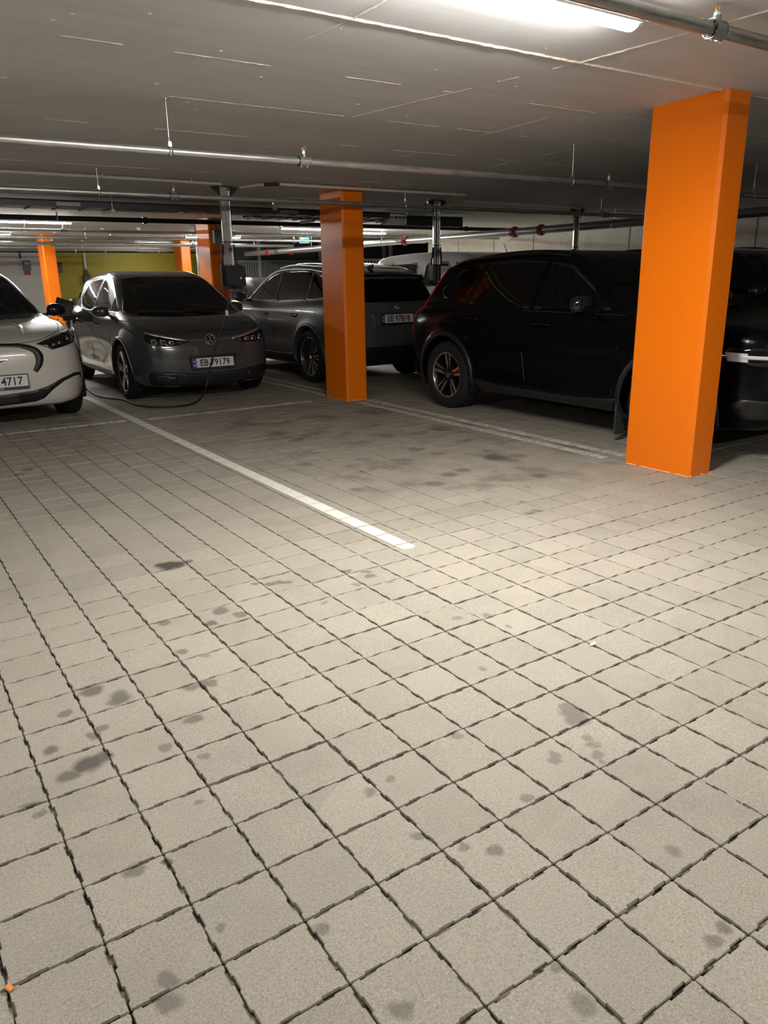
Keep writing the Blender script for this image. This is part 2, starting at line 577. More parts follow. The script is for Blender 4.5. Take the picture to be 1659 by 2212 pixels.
# small lumps of plaster left on the soffit
m = MB()
rr = random.Random(11)
for _ in range(70):
    x = rr.uniform(-1.6, 3.0); y = rr.uniform(1.1, 4.2); z = ceil_z(y); r = rr.uniform(.003, .010)
    n = 6; ln = rr.uniform(1, 2.6)
    vs = [(x + math.cos(k * PI / 3) * r * ln, y + math.sin(k * PI / 3) * r, z + .001) for k in range(n)] + [(x, y, z - r * .5)]
    m.add(vs, [(k, n, (k + 1) % n) for k in range(n)])
tag(m.build('plaster_specks', M_SEAM, ceiling), kind='stuff')

# ---- walls
t = NT('white_wall_paint'); nz = t.noise(t.pos(), 2.5, 4)
M_WALLW = t.principled(t.mix(nz, c4(.55, .53, .50), c4(.63, .61, .58)), .75)
t = NT('yellow_wall_paint'); nz = t.noise(t.pos(), 2.5, 4)
M_WALLY = t.principled(t.mix(nz, c4(.27, .215, .010), c4(.33, .26, .014)), .6)
t = NT('bare_concrete'); nz = t.noise(t.pos(), 3, 6, .65)
M_CONC = t.principled(t.mix(t.ramp(nz, .3, .7), c4(.56, .53, .46), c4(.68, .645, .565)), .85, bump=nz, bdist=.004)
M_DARK = simple('dark_soffit', (.03, .03, .031), .8)


def wall(name, lo, hi, m):
    o = MB().box(lo, hi).build(name, m)
    return tag(o, kind='structure')


wall('wall_left', (-10.2, -9, 0), (-10, 29, 3), M_CONC)
wall('wall_near', (-10, -9.2, 0), (24, -9, 3), M_CONC)
wall('wall_back_white', (-10, 27.2, 0), (4.02, 27.4, 2.9), M_WALLW)
wall('wall_back_yellow', (4.02, 27.2, 0), (10.2, 27.4, 2.9), M_WALLY)
wall('wall_back_dark', (10.2, 27.2, 0), (24, 27.4, 2.9), M_DARK)
wall('wall_far_right', (24, -9, 0), (24.2, 29, 3), M_DARK)
wr = wall('wall_right', (11.55, -9, 0), (11.75, 16.0, 2.9), M_CONC)
M_JOINT = simple('joint_dark_grey', (.16, .15, .13), .9)  # plain dark grey for the wall panel joints
k = 0
for y in np.arange(1.2, 15.6, 1.35):       # cast panel joints
    o = MB().box((11.543, y - .006, .0), (11.551, y + .006, ceil_z(y))).build('panel_joint', M_JOINT, wr)
beam = wall('trim_1', (-10, 26.7, 2.45), (24, 27.2, 2.75), simple('beam_paint', (.30, .28, .25), .8))
# ================================================================= COLUMNS
def orange(name, a, b):
    t = NT(name); P = t.pos()
    nz = t.noise(P, 1.5, 4); sp = t.noise(P, 60, 2)
    cc = t.mix(nz, c4(*a), c4(*b))
    cc = t.mix(t.math('MULTIPLY', t.ramp(sp, .74, .80), .6), cc, c4(.25, .06, .01))
    return t.principled(cc, .36, bump=t.noise(P, 25, 4), bdist=.0015, bstr=.35)


M_ORANGE = orange('orange_column_paint', (.84, .170, .0), (.90, .195, .0))
M_CHIP = simple('chipped_edge', (.75, .48, .28), .8)


def column(label, x0, x1, y0, y1, ch=.022):
    cx_, cy_ = (x0 + x1) / 2, (y0 + y1) / 2
    t_ = thing('column', label, 'column', (cx_, cy_, 0), 0, 'orange concrete columns')
    w_, d_ = (x1 - x0) / 2, (y1 - y0) / 2
    poly = [(-w_ + ch, -d_), (w_ - ch, -d_), (w_, -d_ + ch), (w_, d_ - ch), (w_ - ch, d_), (-w_ + ch, d_), (-w_, d_ - ch), (-w_, -d_ + ch)]
    m = MB(); n = 8
    vs = [(x, y, -.03) for x, y in poly] + [(x, y, ceil_z(cy_ + y) + .02) for x, y in poly]
    m.add(vs, [(k, (k + 1) % n, n + (k + 1) % n, n + k) for k in range(n)] + [tuple(range(n, 2 * n))])
    m.build('shaft', M_ORANGE, t_)
    # ragged paint edge at the foot
    m = MB(); rr = random.Random(int(x0 * 100 + y0 * 10))
    per = [(-w_, d_), (-w_, -d_), (w_, -d_)]
    for (a, b) in zip(per, per[1:]):
        L = math.dist(a, b); n = int(L / .03)
        for k in range(n):
            if rr.random() < .35: continue
            f0, f1 = k / n, (k + 1) / n
            p = [a[0] + (b[0] - a[0]) * f0, a[1] + (b[1] - a[1]) * f0]; q = [a[0] + (b[0] - a[0]) * f1, a[1] + (b[1] - a[1]) * f1]
            e = rr.uniform(.003, .012); h = rr.uniform(.002, .007)
            nx, ny = (-1, 0) if a[0] == b[0] else (0, -1)
            m.add([(p[0], p[1], 0.004), (q[0], q[1], 0.004), (q[0] + nx * e, q[1] + ny * e, .003), (p[0] + nx * e, p[1] + ny * e, .003), (p[0], p[1], h + .004), (q[0], q[1], h + .004)], [(3, 2, 5, 4)])
    m.build('paint_skirt', M_CHIP, t_)
    return t_


column('big orange column in the right foreground beside the bay line end', 3.185, 3.452, 1.76, 2.345)
column('orange column in mid picture standing between grey hatchback and silver car', 3.13, 3.42, 6.42, 6.95)
column('brown-orange column behind the grey hatchback, carrying a grey junction box', 3.60, 3.93, 11.6, 12.2)
column('slim bright orange column near the white and yellow wall, leftmost', 2.44, 2.73, 19.4, 20.0)
column('farthest orange column at the right end of the yellow wall', 6.32, 6.60, 20.6, 21.2)

# ================================================================= LAMPS
M_DIFF = emit('lamp_diffuser', LAMP_TINT, LAMP_POWER)
M_LBODY = simple('lamp_housing', (.62, .62, .60), .4)
M_LCAP = simple('lamp_end_cap', (.72, .74, .74), .35)


def ceiling_lamp(label, x0, x1, y, zdrop=.0, slope=True, half=.05, mat=None):
    """long fluorescent batten running along x"""
    zc = ceil_z(y) - zdrop
    t_ = thing('ceiling_lamp', label, 'lamp', ((x0 + x1) / 2, y, zc), 0, 'fluorescent ceiling lamps')
    L = (x1 - x0) / 2
    h = half
    m = MB(); m.box((-L, -h * .7, -.026), (L, h * .7, .012))
    for s in (-1, 1): m.box((-L + .03, min(s * (h + .002), s * (h + .007)), -.047), (L - .03, max(s * (h + .002), s * (h + .007)), -.004))
    for s in (-1, 1): m.box((-L + .03, min(s * h * .65, s * (h + .006)), -.012), (L - .03, max(s * h * .65, s * (h + .006)), -.004))
    m.build('housing', M_LBODY, t_)
    prof = [(-h, -.022), (-h * .96, -.040), (-h * .75, -.058), (-h * .35, -.068), (0, -.071), (h * .35, -.068), (h * .75, -.058), (h * .96, -.040), (h, -.022)]
    m = MB(); n = len(prof); e = L - .035
    m.add([(-e, a, b) for a, b in prof] + [(e, a, b) for a, b in prof], [(k, k + 1, n + k + 1, n + k) for k in range(n - 1)] + [(0, n, 2 * n - 1, n - 1)], True)
    m.build('diffuser', mat or M_DIFF, t_)
    for s in (-1, 1):
        m = MB()
        sc_ = lambda a, b, f: (a * f, -.022 + (b + .022) * f)
        r0 = [(s * e, *sc_(a, b, 1.02)) for a, b in prof]; r1 = [(s * (L - .006), *sc_(a, b, .98)) for a, b in prof]; r2 = [(s * L, *sc_(a, b, .80)) for a, b in prof]
        fs = []
        for r in (0, 1): fs += [(r * n + k, r * n + k + 1, (r + 1) * n + k + 1, (r + 1) * n + k) for k in range(n - 1)]
        m.add(r0 + r1 + r2, fs + [tuple(range(2 * n, 3 * n)), (0, n, 2 * n, 3 * n - 1, 2 * n - 1, n - 1)], True)
        m.build('end_cap', M_LCAP, t_)
    return t_


ceiling_lamp('bright ceiling lamp at the top edge above the foreground', .02, 1.57, 1.17)
ceiling_lamp('ceiling lamp of the drive lane, out of the picture to the left', -5.6, -4.05, 1.17)
ceiling_lamp('ceiling lamp behind the viewer over the drive lane', .4, 1.95, -4.1)
ceiling_lamp('long bright ceiling lamp at the left edge above the slim orange column', .24, 1.79, 13.25)
ceiling_lamp('short lit lamp end at the left edge, below the long bright lamp', .15, 1.68, 18.75)
ceiling_lamp('bright ceiling lamp to the left of the middle column top', 5.83, 7.38, 13.4)
ceiling_lamp('bright ceiling lamp to the right of the middle column top', 7.69, 9.24, 14.6)
ceiling_lamp('ceiling lamp partly hidden by the column with the junction box', 5.72, 7.27, 18.6)
ceiling_lamp('far ceiling lamp strip nearest the yellow wall', 6.4, 7.6, 25.2, mat=emit('old_lamp_diffuser', LAMP_TINT, LAMP_POWER * .5))

# ================================================================= PIPES
t = NT('galvanised_steel'); P = t.pos()
mp = t.n('ShaderNodeMapping'); t.l(P, mp.inputs[0]); mp.inputs['Scale'].default_value = (1.0, 9, 9)
nz = t.noise(mp.outputs[0], 6, 5, .65)
M_GALV = t.principled(t.mix(t.ramp(nz, .3, .7), c4(.36, .36, .345), c4(.56, .56, .54)), t.math('MULTIPLY_ADD', nz, .25, .24), .85)
t = NT('brushed_strut'); nz = t.noise(t.pos(), 14, 4)
M_STRUT = t.principled(t.mix(nz, c4(.50, .50, .50), c4(.75, .75, .75)), .28, .95)
M_TEE = simple('cast_fitting', (.33, .33, .335), .42, .7, var=.15, scale=60)
M_BRASS = simple('brass', (.62, .34, .14), .3, .9)
M_COPPER = simple('copper_deflector', (.50, .16, .06), .4, .8)
M_STEEL = simple('plated_steel', (.66, .66, .64), .3, .9)
M_TAPE = simple('hemp_tape', (.75, .68, .52), .8)
M_BLKP = simple('black_pipe', (.022, .023, .024), .38)
M_PVC = simple('beige_conduit', (.50, .46, .38), .5)
M_RED = simple('red_coupling', (.30, .012, .016), .4, coat=.3)
M_GASKET = simple('black_gasket', (.012, .012, .012), .6)
M_BLK = simple('matt_black_plastic', (.016, .0165, .018), .5)
M_TRAY = simple('grey_tray_steel', (.060, .062, .064), .42, .5)


def sprinkler(parent, x, z, r):
    """tee fitting plus upright sprinkler head on a pipe that runs along x (local y = 0)"""
    m = MB()
    m.cyl((x - .036, 0, z), (x + .036, 0, z), r * 1.28, n=24)
    m.cyl((x - .042, 0, z), (x - .034, 0, z), r * 1.40, n=24); m.cyl((x + .034, 0, z), (x + .042, 0, z), r * 1.40, n=24)
    m.cyl((x, 0, z), (x, 0, z + r * 1.9), r * .85, r * .62, n=18)
    for s in (-1, 1): m.cyl((x + s * .022, 0, z - r * 1.5), (x + s * .022, 0, z - r * 1.15), .007, n=6)
    tee = m.build('tee_fitting', M_TEE, parent)
    for s in (-1, 1): MB().cyl((x + s * .0455, 0, z), (x + s * .042, 0, z), r * 1.3, n=20).build('gasket', M_GASKET, tee)
    b = z + r * 1.9
    m = MB()
    m.cyl((x, 0, b - .002), (x, 0, b + .012), .016, n=6, smooth=False)
    m.cyl((x, 0, b + .012), (x, 0, b + .020), .010, n=12)
    hd = m.build('sprinkler_head', M_STEEL, parent)
    m = MB()
    for s in (-1, 1):
        m.tube([(x + s * .010, 0, b + .014), (x + s * .0135, 0, b + .026), (x + s * .012, 0, b + .040), (x + s * .003, 0, b + .050)], .0022, 6)
    m.cyl((x, 0, b + .018), (x, 0, b + .046), .0022, n=8)
    m.build('yoke', M_BRASS, hd)
    m = MB(); n = 16
    m.cyl((x, 0, b + .050), (x, 0, b + .0525), .0165, n=16)
    for k in range(n):
        a = 2 * PI * k / n
        if k % 2: m.cyl((x + .015 * math.cos(a), .015 * math.sin(a), b + .0505), (x + .021 * math.cos(a), .021 * math.sin(a), b + .047), .0022, n=5)
    m.build('deflector', M_COPPER, hd)


def hanger(parent, x, y, z, r, hooked=False):
    m = MB()
    top = ceil_z(y) + .004
    if hooked:
        m.tube([(x + .10, 0, top), (x + .03, 0, top - .010), (x + .004, 0, top - .035), (x, 0, top - .06), (x, 0, z + r + .03)], .0035, 6)
    else:
        m.cyl((x, 0, z + r + .03), (x, 0, top), .0042, n=8)
        m.cyl((x, 0, top - .008), (x, 0, top), .014, n=12)
    m.cyl((x, 0, z + r + .020), (x, 0, z + r + .036), .0105, n=6, smooth=False)
    m.cyl((x, 0, z + r + .044), (x, 0, z + r + .052), .009, n=6, smooth=False)
    # band
    n = 20; R0 = r + .003
    for k in range(n):
        pass
    m.lathe([(R0, -.011), (R0 + .003, -.011), (R0 + .003, .011), (R0, .011)], (x, 0, z), (1, 0, 0), 24)
    for s in (-1, 1):
        m.box((x - .010, s * .012 - .002, z + r), (x + .010, s * .012 + .002, z + r + .03))
    return m.build('hanger', M_STEEL, parent)


def xpipe(name, label, y, z, r, x0, x1, heads=(), hangs=(), hooked=(), joints=(), mat=None, cat='pipe', group='sprinkler pipes', bands=()):
    t_ = thing(name, label, cat, (0, y, 0), 0, group)
    cuts = sorted([x0, x1] + list(joints))
    for a, b in zip(cuts, cuts[1:]):
        MB().cyl((a + .0015, 0, z), (b - .0015, 0, z), r, n=28).build('pipe_length', mat or M_GALV, t_)
    for x in joints:
        MB().cyl((x - .004, 0, z), (x + .004, 0, z), r * .985, n=24).build('weld_joint', M_TEE, t_)
    for x in heads: sprinkler(t_, x, z, r)
    for x in hangs: hanger(t_, x, y, z, r)
    for x in hooked: hanger(t_, x, y, z, r, True)
    for x in bands: MB().cyl((x - .03, 0, z), (x + .03, 0, z), r * 1.35, n=20).build('coupling', mat or M_TEE, t_)
    return t_


pa = xpipe('sprinkler_pipe', 'thick galvanised sprinkler pipe crossing the top right corner beside the lamp', .90, 2.446, .0290, -3.2, 8.0, (1.775, 4.8), (-.2, 3.6), (), (1.32, 2.6))
m = MB()
rr = random.Random(5)
for sx_ in (-1, 1):
    for k in range(16):
        a = rr.uniform(0, 2 * PI)
        p = np.array([1.775 + sx_ * .047, .034 * math.cos(a), 2.446 + .034 * math.sin(a)])
        q = p + np.array([sx_ * rr.uniform(.004, .03), rr.uniform(-.012, .012), rr.uniform(-.012, .012)])
        m.tube([p, (p + q) / 2 + rr.uniform(-.004, .004), q], .0012, 4)
m.build('frayed_hemp', M_TAPE, pa)
xpipe('sprinkler_pipe', 'shiny galvanised sprinkler pipe spanning the picture below the bare ceiling', 3.52, 2.182, .0245, -3.4, 8.12, (1.10, 4.16, 7.2, -1.95), (.168, 3.70, 6.4), (), (.74, 2.35, 3.05, 4.55, 5.4))
xpipe('sprinkler_pipe', 'second galvanised sprinkler pipe running in front of the middle column', 6.17, 2.198, .0235, -3.6, 8.14, (1.115, 4.14, 7.21), (.415, 7.1), (3.82,), (2.05, 5.2))
xpipe('sprinkler_pipe', 'galvanised pipe behind the long lamp, crossing above the slim column', 12.9, 2.262, .026, -3.5, 11.3, (1.55, 4.6), (.95, 3.9, 8.0), (), ())
xpipe('sprinkler_pipe', 'thin grey pipe just under the top of the slim orange column', 15.8, 2.30, .030, -3.5, 11.3, (3.1, 7.4), (2.6, 5.2), (), ())
xpipe('sprinkler_pipe', 'galvanised pipe crossing the slim column below the thin grey pipe', 18.5, 2.30, .042, -3.5, 8.78, (2.5, 5.9), (6.6, 7.6), (), ())
xpipe('sprinkler_pipe', 'dark thin pipe farthest back in front of the yellow wall', 21.6, 2.34, .024, -3.5, 14.0, (2.6, 5.4), (3.9, 6.4), (), ())
xpipe('sprinkler_pipe', 'lowest thin pipe along the top of the yellow wall', 24.6, 2.33, .020, -3.5, 14.0, (5.3,), (4.4, 7.0), (), (), M_BLKP)
xpipe('drain_pipe', 'black pipe with clamp collars under the dark cable tray', 10.25, 2.266, .034, -3.2, 9.6, (), (.9, 5.2), (), (), M_BLKP, 'pipe', 'black pipes', (2.1, 8.1))

# big water main along y with red couplings
t_ = thing('water_main', 'fat grey water main with red couplings along the concrete wall', 'pipe', (8.25, 0, 0))
for a, b, r in ((2.2, 8.66, .062), (8.66, 14.0, .062), (14.0, 20.5, .066)):
    MB().cyl((0, a, 2.15), (0, b, 2.15), r, n=28).build('pipe_length', M_GALV, t_)
for y, wd in ((8.45, .05), (9.1, .06), (12.4, .07), (14.2, .09), (14.6, .12), (15.0, .09), (19.0, .08)):
    m = MB(); m.cyl((0, y - wd, 2.15), (0, y + wd, 2.15), .080, n=24)
    for s in (-1, 1): m.box((-.02 + s * .085, y - wd * .6, 2.13), (.02 + s * .085, y + wd * .6, 2.17), .004)
    m.box((-.022, y - wd * .6, 2.06), (.022, y + wd * .6, 2.24), .004)
    m.build('coupling', M_RED, t_)
for y in (6.9, 11.2, 13.3, 16.5):
    m = MB(); m.cyl((0, y, 2.2), (0, y, ceil_z(y)), .005, n=8); m.lathe([(.0645, -.012), (.069, -.012), (.069, .012), (.0645, .012)], (0, y, 2.15), (0, 1, 0), 24)
    m.build('hanger', M_STEEL, t_)
t_ = thing('water_main', 'fat grey water main in the back with a red coupling, left of middle column', 'pipe', (8.9, 0, 0))
MB().cyl((0, 17.0, 2.18), (0, 25.5, 2.22), .075, n=24).build('pipe_length', M_GALV, t_)
for y in (17.1, 18.9, 21.5):
    m = MB(); m.cyl((0, y - .08, 2.18), (0, y + .08, 2.18), .10, n=20); m.box((-.13, y - .05, 2.15), (.13, y + .05, 2.21), .004); m.box((-.03, y - .05, 2.07), (.03, y + .05, 2.29), .004)
    m.build('coupling', M_RED, t_)

# beige cable conduits
def conduit(label, pts, clips, ends=()):
    t_ = thing('cable_conduit', label, 'conduit', (0, 0, 0), 0, 'beige cable conduits')
    MB().tube(pts, .0145, 14).build('conduit_tube', M_PVC, t_)
    for (x, y, z) in clips:
        m = MB(); m.lathe([(.015, -.006), (.0185, -.006), (.0185, .006), (.015, .006)], (x, y, z), (1, 0, 0), 14)
        m.box((x - .005, y - .004, z + .015), (x + .005, y + .004, ceil_z(y) + .002)); m.build('clip', M_PVC, t_)
    for a, b in ends: MB().cyl(a, b, .0165, n=14).build('black_sleeve', M_GASKET, t_)


zc = ceil_z(6.45) - .028
conduit('beige conduit on the ceiling from the left edge to the first charger post', [(-3.4, 6.40, zc), (1.0, 6.45, zc), (1.74, 6.50, zc)], [(.53, 6.42, zc), (1.42, 6.48, zc), (-1.2, 6.4, zc)])
conduit('beige conduit on the ceiling passing the top of the middle column', [(2.02, 6.66, zc - .004), (2.14, 6.40, zc + .002), (2.3, 6.26, zc), (4.80, 6.28, zc)], [(2.50, 6.265, zc), (3.40, 6.27, zc), (4.62, 6.28, zc)], [((2.16, 6.36, zc), (2.29, 6.265, zc))])
conduit('beige conduit on the ceiling right of the second charger post', [(4.97, 6.86, zc - .012), (5.2, 6.88, zc - .008), (7.55, 6.95, zc - .012)], [(5.08, 6.87, zc - .01), (6.5, 6.92, zc - .01), (7.4, 6.945, zc - .012)])
conduit('beige conduit on the ceiling behind the big column, right of the third post', [(7.95, 7.0, zc - .014), (11.4, 7.1, zc - .018)], [(8.1, 7.005, zc - .012), (9.6, 7.05, zc - .015)])

# ---- cable tray
t_ = thing('cable_tray', 'dark steel cable tray running under the ceiling on the left', 'cable tray', (0, 8.45, 0))
zt = 2.245
m = MB()
m.box((-3.5, -.17, zt), (5.05, .17, zt + .004)); m.box((-3.5, -.172, zt), (5.05, -.168, zt + .075)); m.box((-3.5, .168, zt), (5.05, .172, zt + .075))
m.box((-3.5, -.172, zt + .071), (5.05, -.155, zt + .075))
m.build('tray_channel', M_TRAY, t_)
for x in np.arange(-3.4, 5.0, .3):
    MB().box((x, -.165, zt - .012), (x + .022, .165, zt - .001)).build('tray_rung', M_TRAY, t_)
for x in (.62, 3.42):
    m = MB(); m.box((x - .13, -.180, zt + .012), (x + .13, -.173, zt + .05)); m.build('splice_plate', simple('splice_steel', (.25, .25, .25), .4, .6), t_)
for x in (1.1, 4.1):
    m = MB(); m.box((x - .02, -.23, zt - .04), (x + .02, .23, zt - .012)); m.cyl((x, -.20, zt - .03), (x, -.20, ceil_z(8.45)), .005, n=8); m.cyl((x, .20, zt - .03), (x, .20, ceil_z(8.45)), .005, n=8)
    m.build('tray_bracket', M_STRUT, t_)
m = MB()
for k in range(9):
    yy = -.14 + .035 * k
    m.tube([(x, yy + .012 * math.sin(x * 2.3 + k), zt + .016 + .006 * math.sin(x * 3 + 2 * k)) for x in np.linspace(-3.4, 5.0, 30)], .009, 6)
tag(m.build('cable_bundle', M_BLK, t_), kind='stuff')
t_ = thing('cable_tray', 'dark steel cable tray end left of the middle column', 'cable tray', (0, 9.35, 0))
zt = 2.275
m = MB(); m.box((3.3, -.15, zt), (6.6, .15, zt + .004)); m.box((3.3, -.152, zt), (6.6, -.148, zt + .07)); m.box((3.3, .148, zt), (6.6, .152, zt + .07)); m.build('tray_channel', M_TRAY, t_)
for x in np.arange(3.35, 6.5, .25): MB().box((x, -.148, zt - .012), (x + .02, .148, zt - .001)).build('tray_rung', M_TRAY, t_)
m = MB(); m.box((4.25, -.19, zt - .045), (4.30, .19, zt - .013)); m.cyl((4.27, -.17, zt - .03), (4.27, -.17, ceil_z(9.35)), .005, n=8); m.build('tray_bracket', M_STRUT, t_)

# ceiling-mounted hardware in the back
t_ = thing('ceiling_bracket', 'short steel ceiling bracket right of the first charger post', 'bracket', (2.93, 7.7, ceil_z(7.7)))
m = MB(); m.box((-.05, -.03, -.008), (.05, .03, .004)); m.box((-.02, -.02, -.13), (.02, .02, -.006)); m.build('strut_stub', M_STRUT, t_)
t_ = thing('ceiling_bracket', 'small steel ceiling stub far back above the hatchback roof', 'bracket', (4.35, 14.2, ceil_z(14.2)))
m = MB(); m.box((-.09, -.03, -.01), (.09, .03, .004)); m.box((-.03, -.02, -.14), (.03, .02, -.008)); m.build('strut_stub', M_STRUT, t_)
for i, (x, y) in enumerate(((3.55, 15.3), (3.0, 16.0), (2.3, 17.2))):
    t_ = thing('smoke_detector', 'small white ceiling detector far back, ' + ('nearest of three', 'middle of three', 'farthest of three')[i], 'detector', (x, y, ceil_z(y)), 0, 'white ceiling detectors')
    m = MB(); m.cyl((0, 0, -.03), (0, 0, .004), .045, n=16); m.build('detector_base', M_LCAP, t_)
    m = MB(); m.cyl((0, 0, -.07), (0, 0, -.03), .026, .034, n=16); m.build('detector_head', M_LCAP, t_)

# busbar box above the van
t_ = thing('distribution_box', 'dark grey busbar box with white vent under the ceiling behind the second post', 'electrical box', (6.3, 8.9, 2.20))
MB().box((-.55, -.08, -.01), (.55, .08, .14), .004).build('box_body', simple('grey_green_box', (.035, .045, .045), .45), t_)
m = MB(); m.prism([(-.98, 0.0), (-.56, 0.0), (-.56, .125), (-.80, .125)], -.07, .07, lambda a, b, h: (a, h, b)); m.build('vent_cowl', simple('white_cowl', (.70, .73, .76), .4), t_)
for k in range(3): MB().cyl((-.76 + .07 * k, -.072, .098), (-.76 + .07 * k, -.069, .098), .014, n=12).build('vent_hole', M_BLK, t_)
for x in (-.5, .45): MB().cyl((x, 0, .13), (x, 0, ceil_z(8.9) - 2.2), .006, n=8).build('drop_rod', M_STEEL, t_)

# junction box and conduit on the third column
t_ = thing('junction_box', 'grey junction box high on the brown-orange column', 'electrical box', (3.79, 11.585, 2.13))
MB().box((-.14, -.10, -.11), (.17, 0, .10), .006).build('box_body', simple('grey_box', (.22, .22, .215), .5), t_)
MB().tube([(-.02, -.03, -.11), (-.02, -.03, -.62), (.01, -.05, -.69), (.06, -.07, -.70), (.10, -.05, -.66)], .013, 8).build('drop_conduit', M_PVC, t_)
for k in range(4): MB().tube([(-.10 + .06 * k, -.03, .10), (-.12 + .06 * k, -.02, .20), (-.16 + .06 * k, -.02, .30)], .006, 6).build('cable', M_PVC, t_)
MB().box((.05, -.06, -.72), (.16, 0, -.56), .005).build('outlet_box', simple('outlet_grey', (.25, .25, .26), .5), t_)

# exit sign
t_ = thing('exit_sign', 'green lit exit sign hanging left of the middle column', 'exit sign', (8.0, 16.4, 2.36), math.radians(-10))
MB().box((-.125, -.02, -.09), (.125, .02, .055), .004).build('sign_case', simple('sign_case', (.6, .62, .6), .4), t_)
MB().box((-.118, -.024, -.083), (.118, -.0195, .048)).build('sign_face', emit('exit_green', (.01, .62, .42), 1.6, (.02, .5, .35)), t_)
m = MB()
m.box((-.085, -.027, -.055), (-.035, -.0238, .03)); m.prism([(-.015, -.015), (.02, .015), (.02, -.002), (.08, -.002), (.08, -.026), (.02, -.026), (.02, -.045)], .0238, .027, lambda a, b, h: (a, -h, b))
m.build('arrow_pictogram', emit('exit_white', (.9, 1, .95), 2.2), t_)
for s in (-1, 1): MB().cyl((s * .07, 0, .05), (s * .07, 0, ceil_z(16.4) - 2.36), .006, n=8).build('drop_rod', M_STEEL, t_)

# things on the back wall
t_ = thing('wall_sign', 'grey sign box with red plate on the white back wall', 'sign', (3.38, 27.19, 2.0))
MB().box((-.11, -.07, -.17), (.12, 0, .16), .01).build('sign_box', simple('sign_grey', (.12, .16, .16), .5), t_)
MB().box((-.08, -.075, .02), (.09, -.07, .10)).build('display', simple('sign_display', (.45, .60, .58), .4), t_)
MB().box((-.09, -.03, -.30), (.09, 0, -.18)).build('red_plate', simple('red_plate', (.32, .03, .04), .5), t_)
MB().cyl((-.16, -.02, .2), (-.16, -.02, .62), .03, n=8).build('blue_tube', simple('blue_tube', (.03, .05, .18), .5), t_)
t_ = thing('alarm_box', 'dark red alarm box beside the slim orange column', 'alarm', (4.38, 27.19, 1.93))
MB().box((-.10, -.08, -.16), (.10, 0, .16), .012).build('alarm_case', simple('alarm_red', (.10, .012, .008), .4), t_)
MB().cyl((0, -.085, .02), (0, -.08, .02), .05, n=14).build('alarm_button', simple('alarm_dark', (.02, .01, .01), .4), t_)

# ================================================================= EV CHARGERS
M_CHBOX = simple('charger_plastic', (.020, .021, .024), .42)
M_LABEL = simple('charger_label', (.62, .62, .60), .6)
M_RUST = simple('red_tag', (.35, .06, .02), .6)
M_LED = simple('status_dot', (.85, .85, .85), .5)


def strut_rail(m, x, y, z0, z1, w_=.041, d_=.030):
    """C-shaped steel channel, open towards -y"""
    th = .003
    m.box((x - w_ / 2, y + d_ / 2 - th, z0), (x + w_ / 2, y + d_ / 2, z1))
    for s in (-1, 1):
        m.box((x + s * w_ / 2 - (th if s > 0 else 0), y - d_ / 2, z0), (x + s * w_ / 2 + (0 if s > 0 else th), y + d_ / 2, z1))
        m.box((x + s * (w_ / 2 - .010) - .003 * (1 if s < 0 else -1) - .005, y - d_ / 2, z0), (x + s * (w_ / 2 - .010) + .005, y - d_ / 2 + th, z1))
    return m


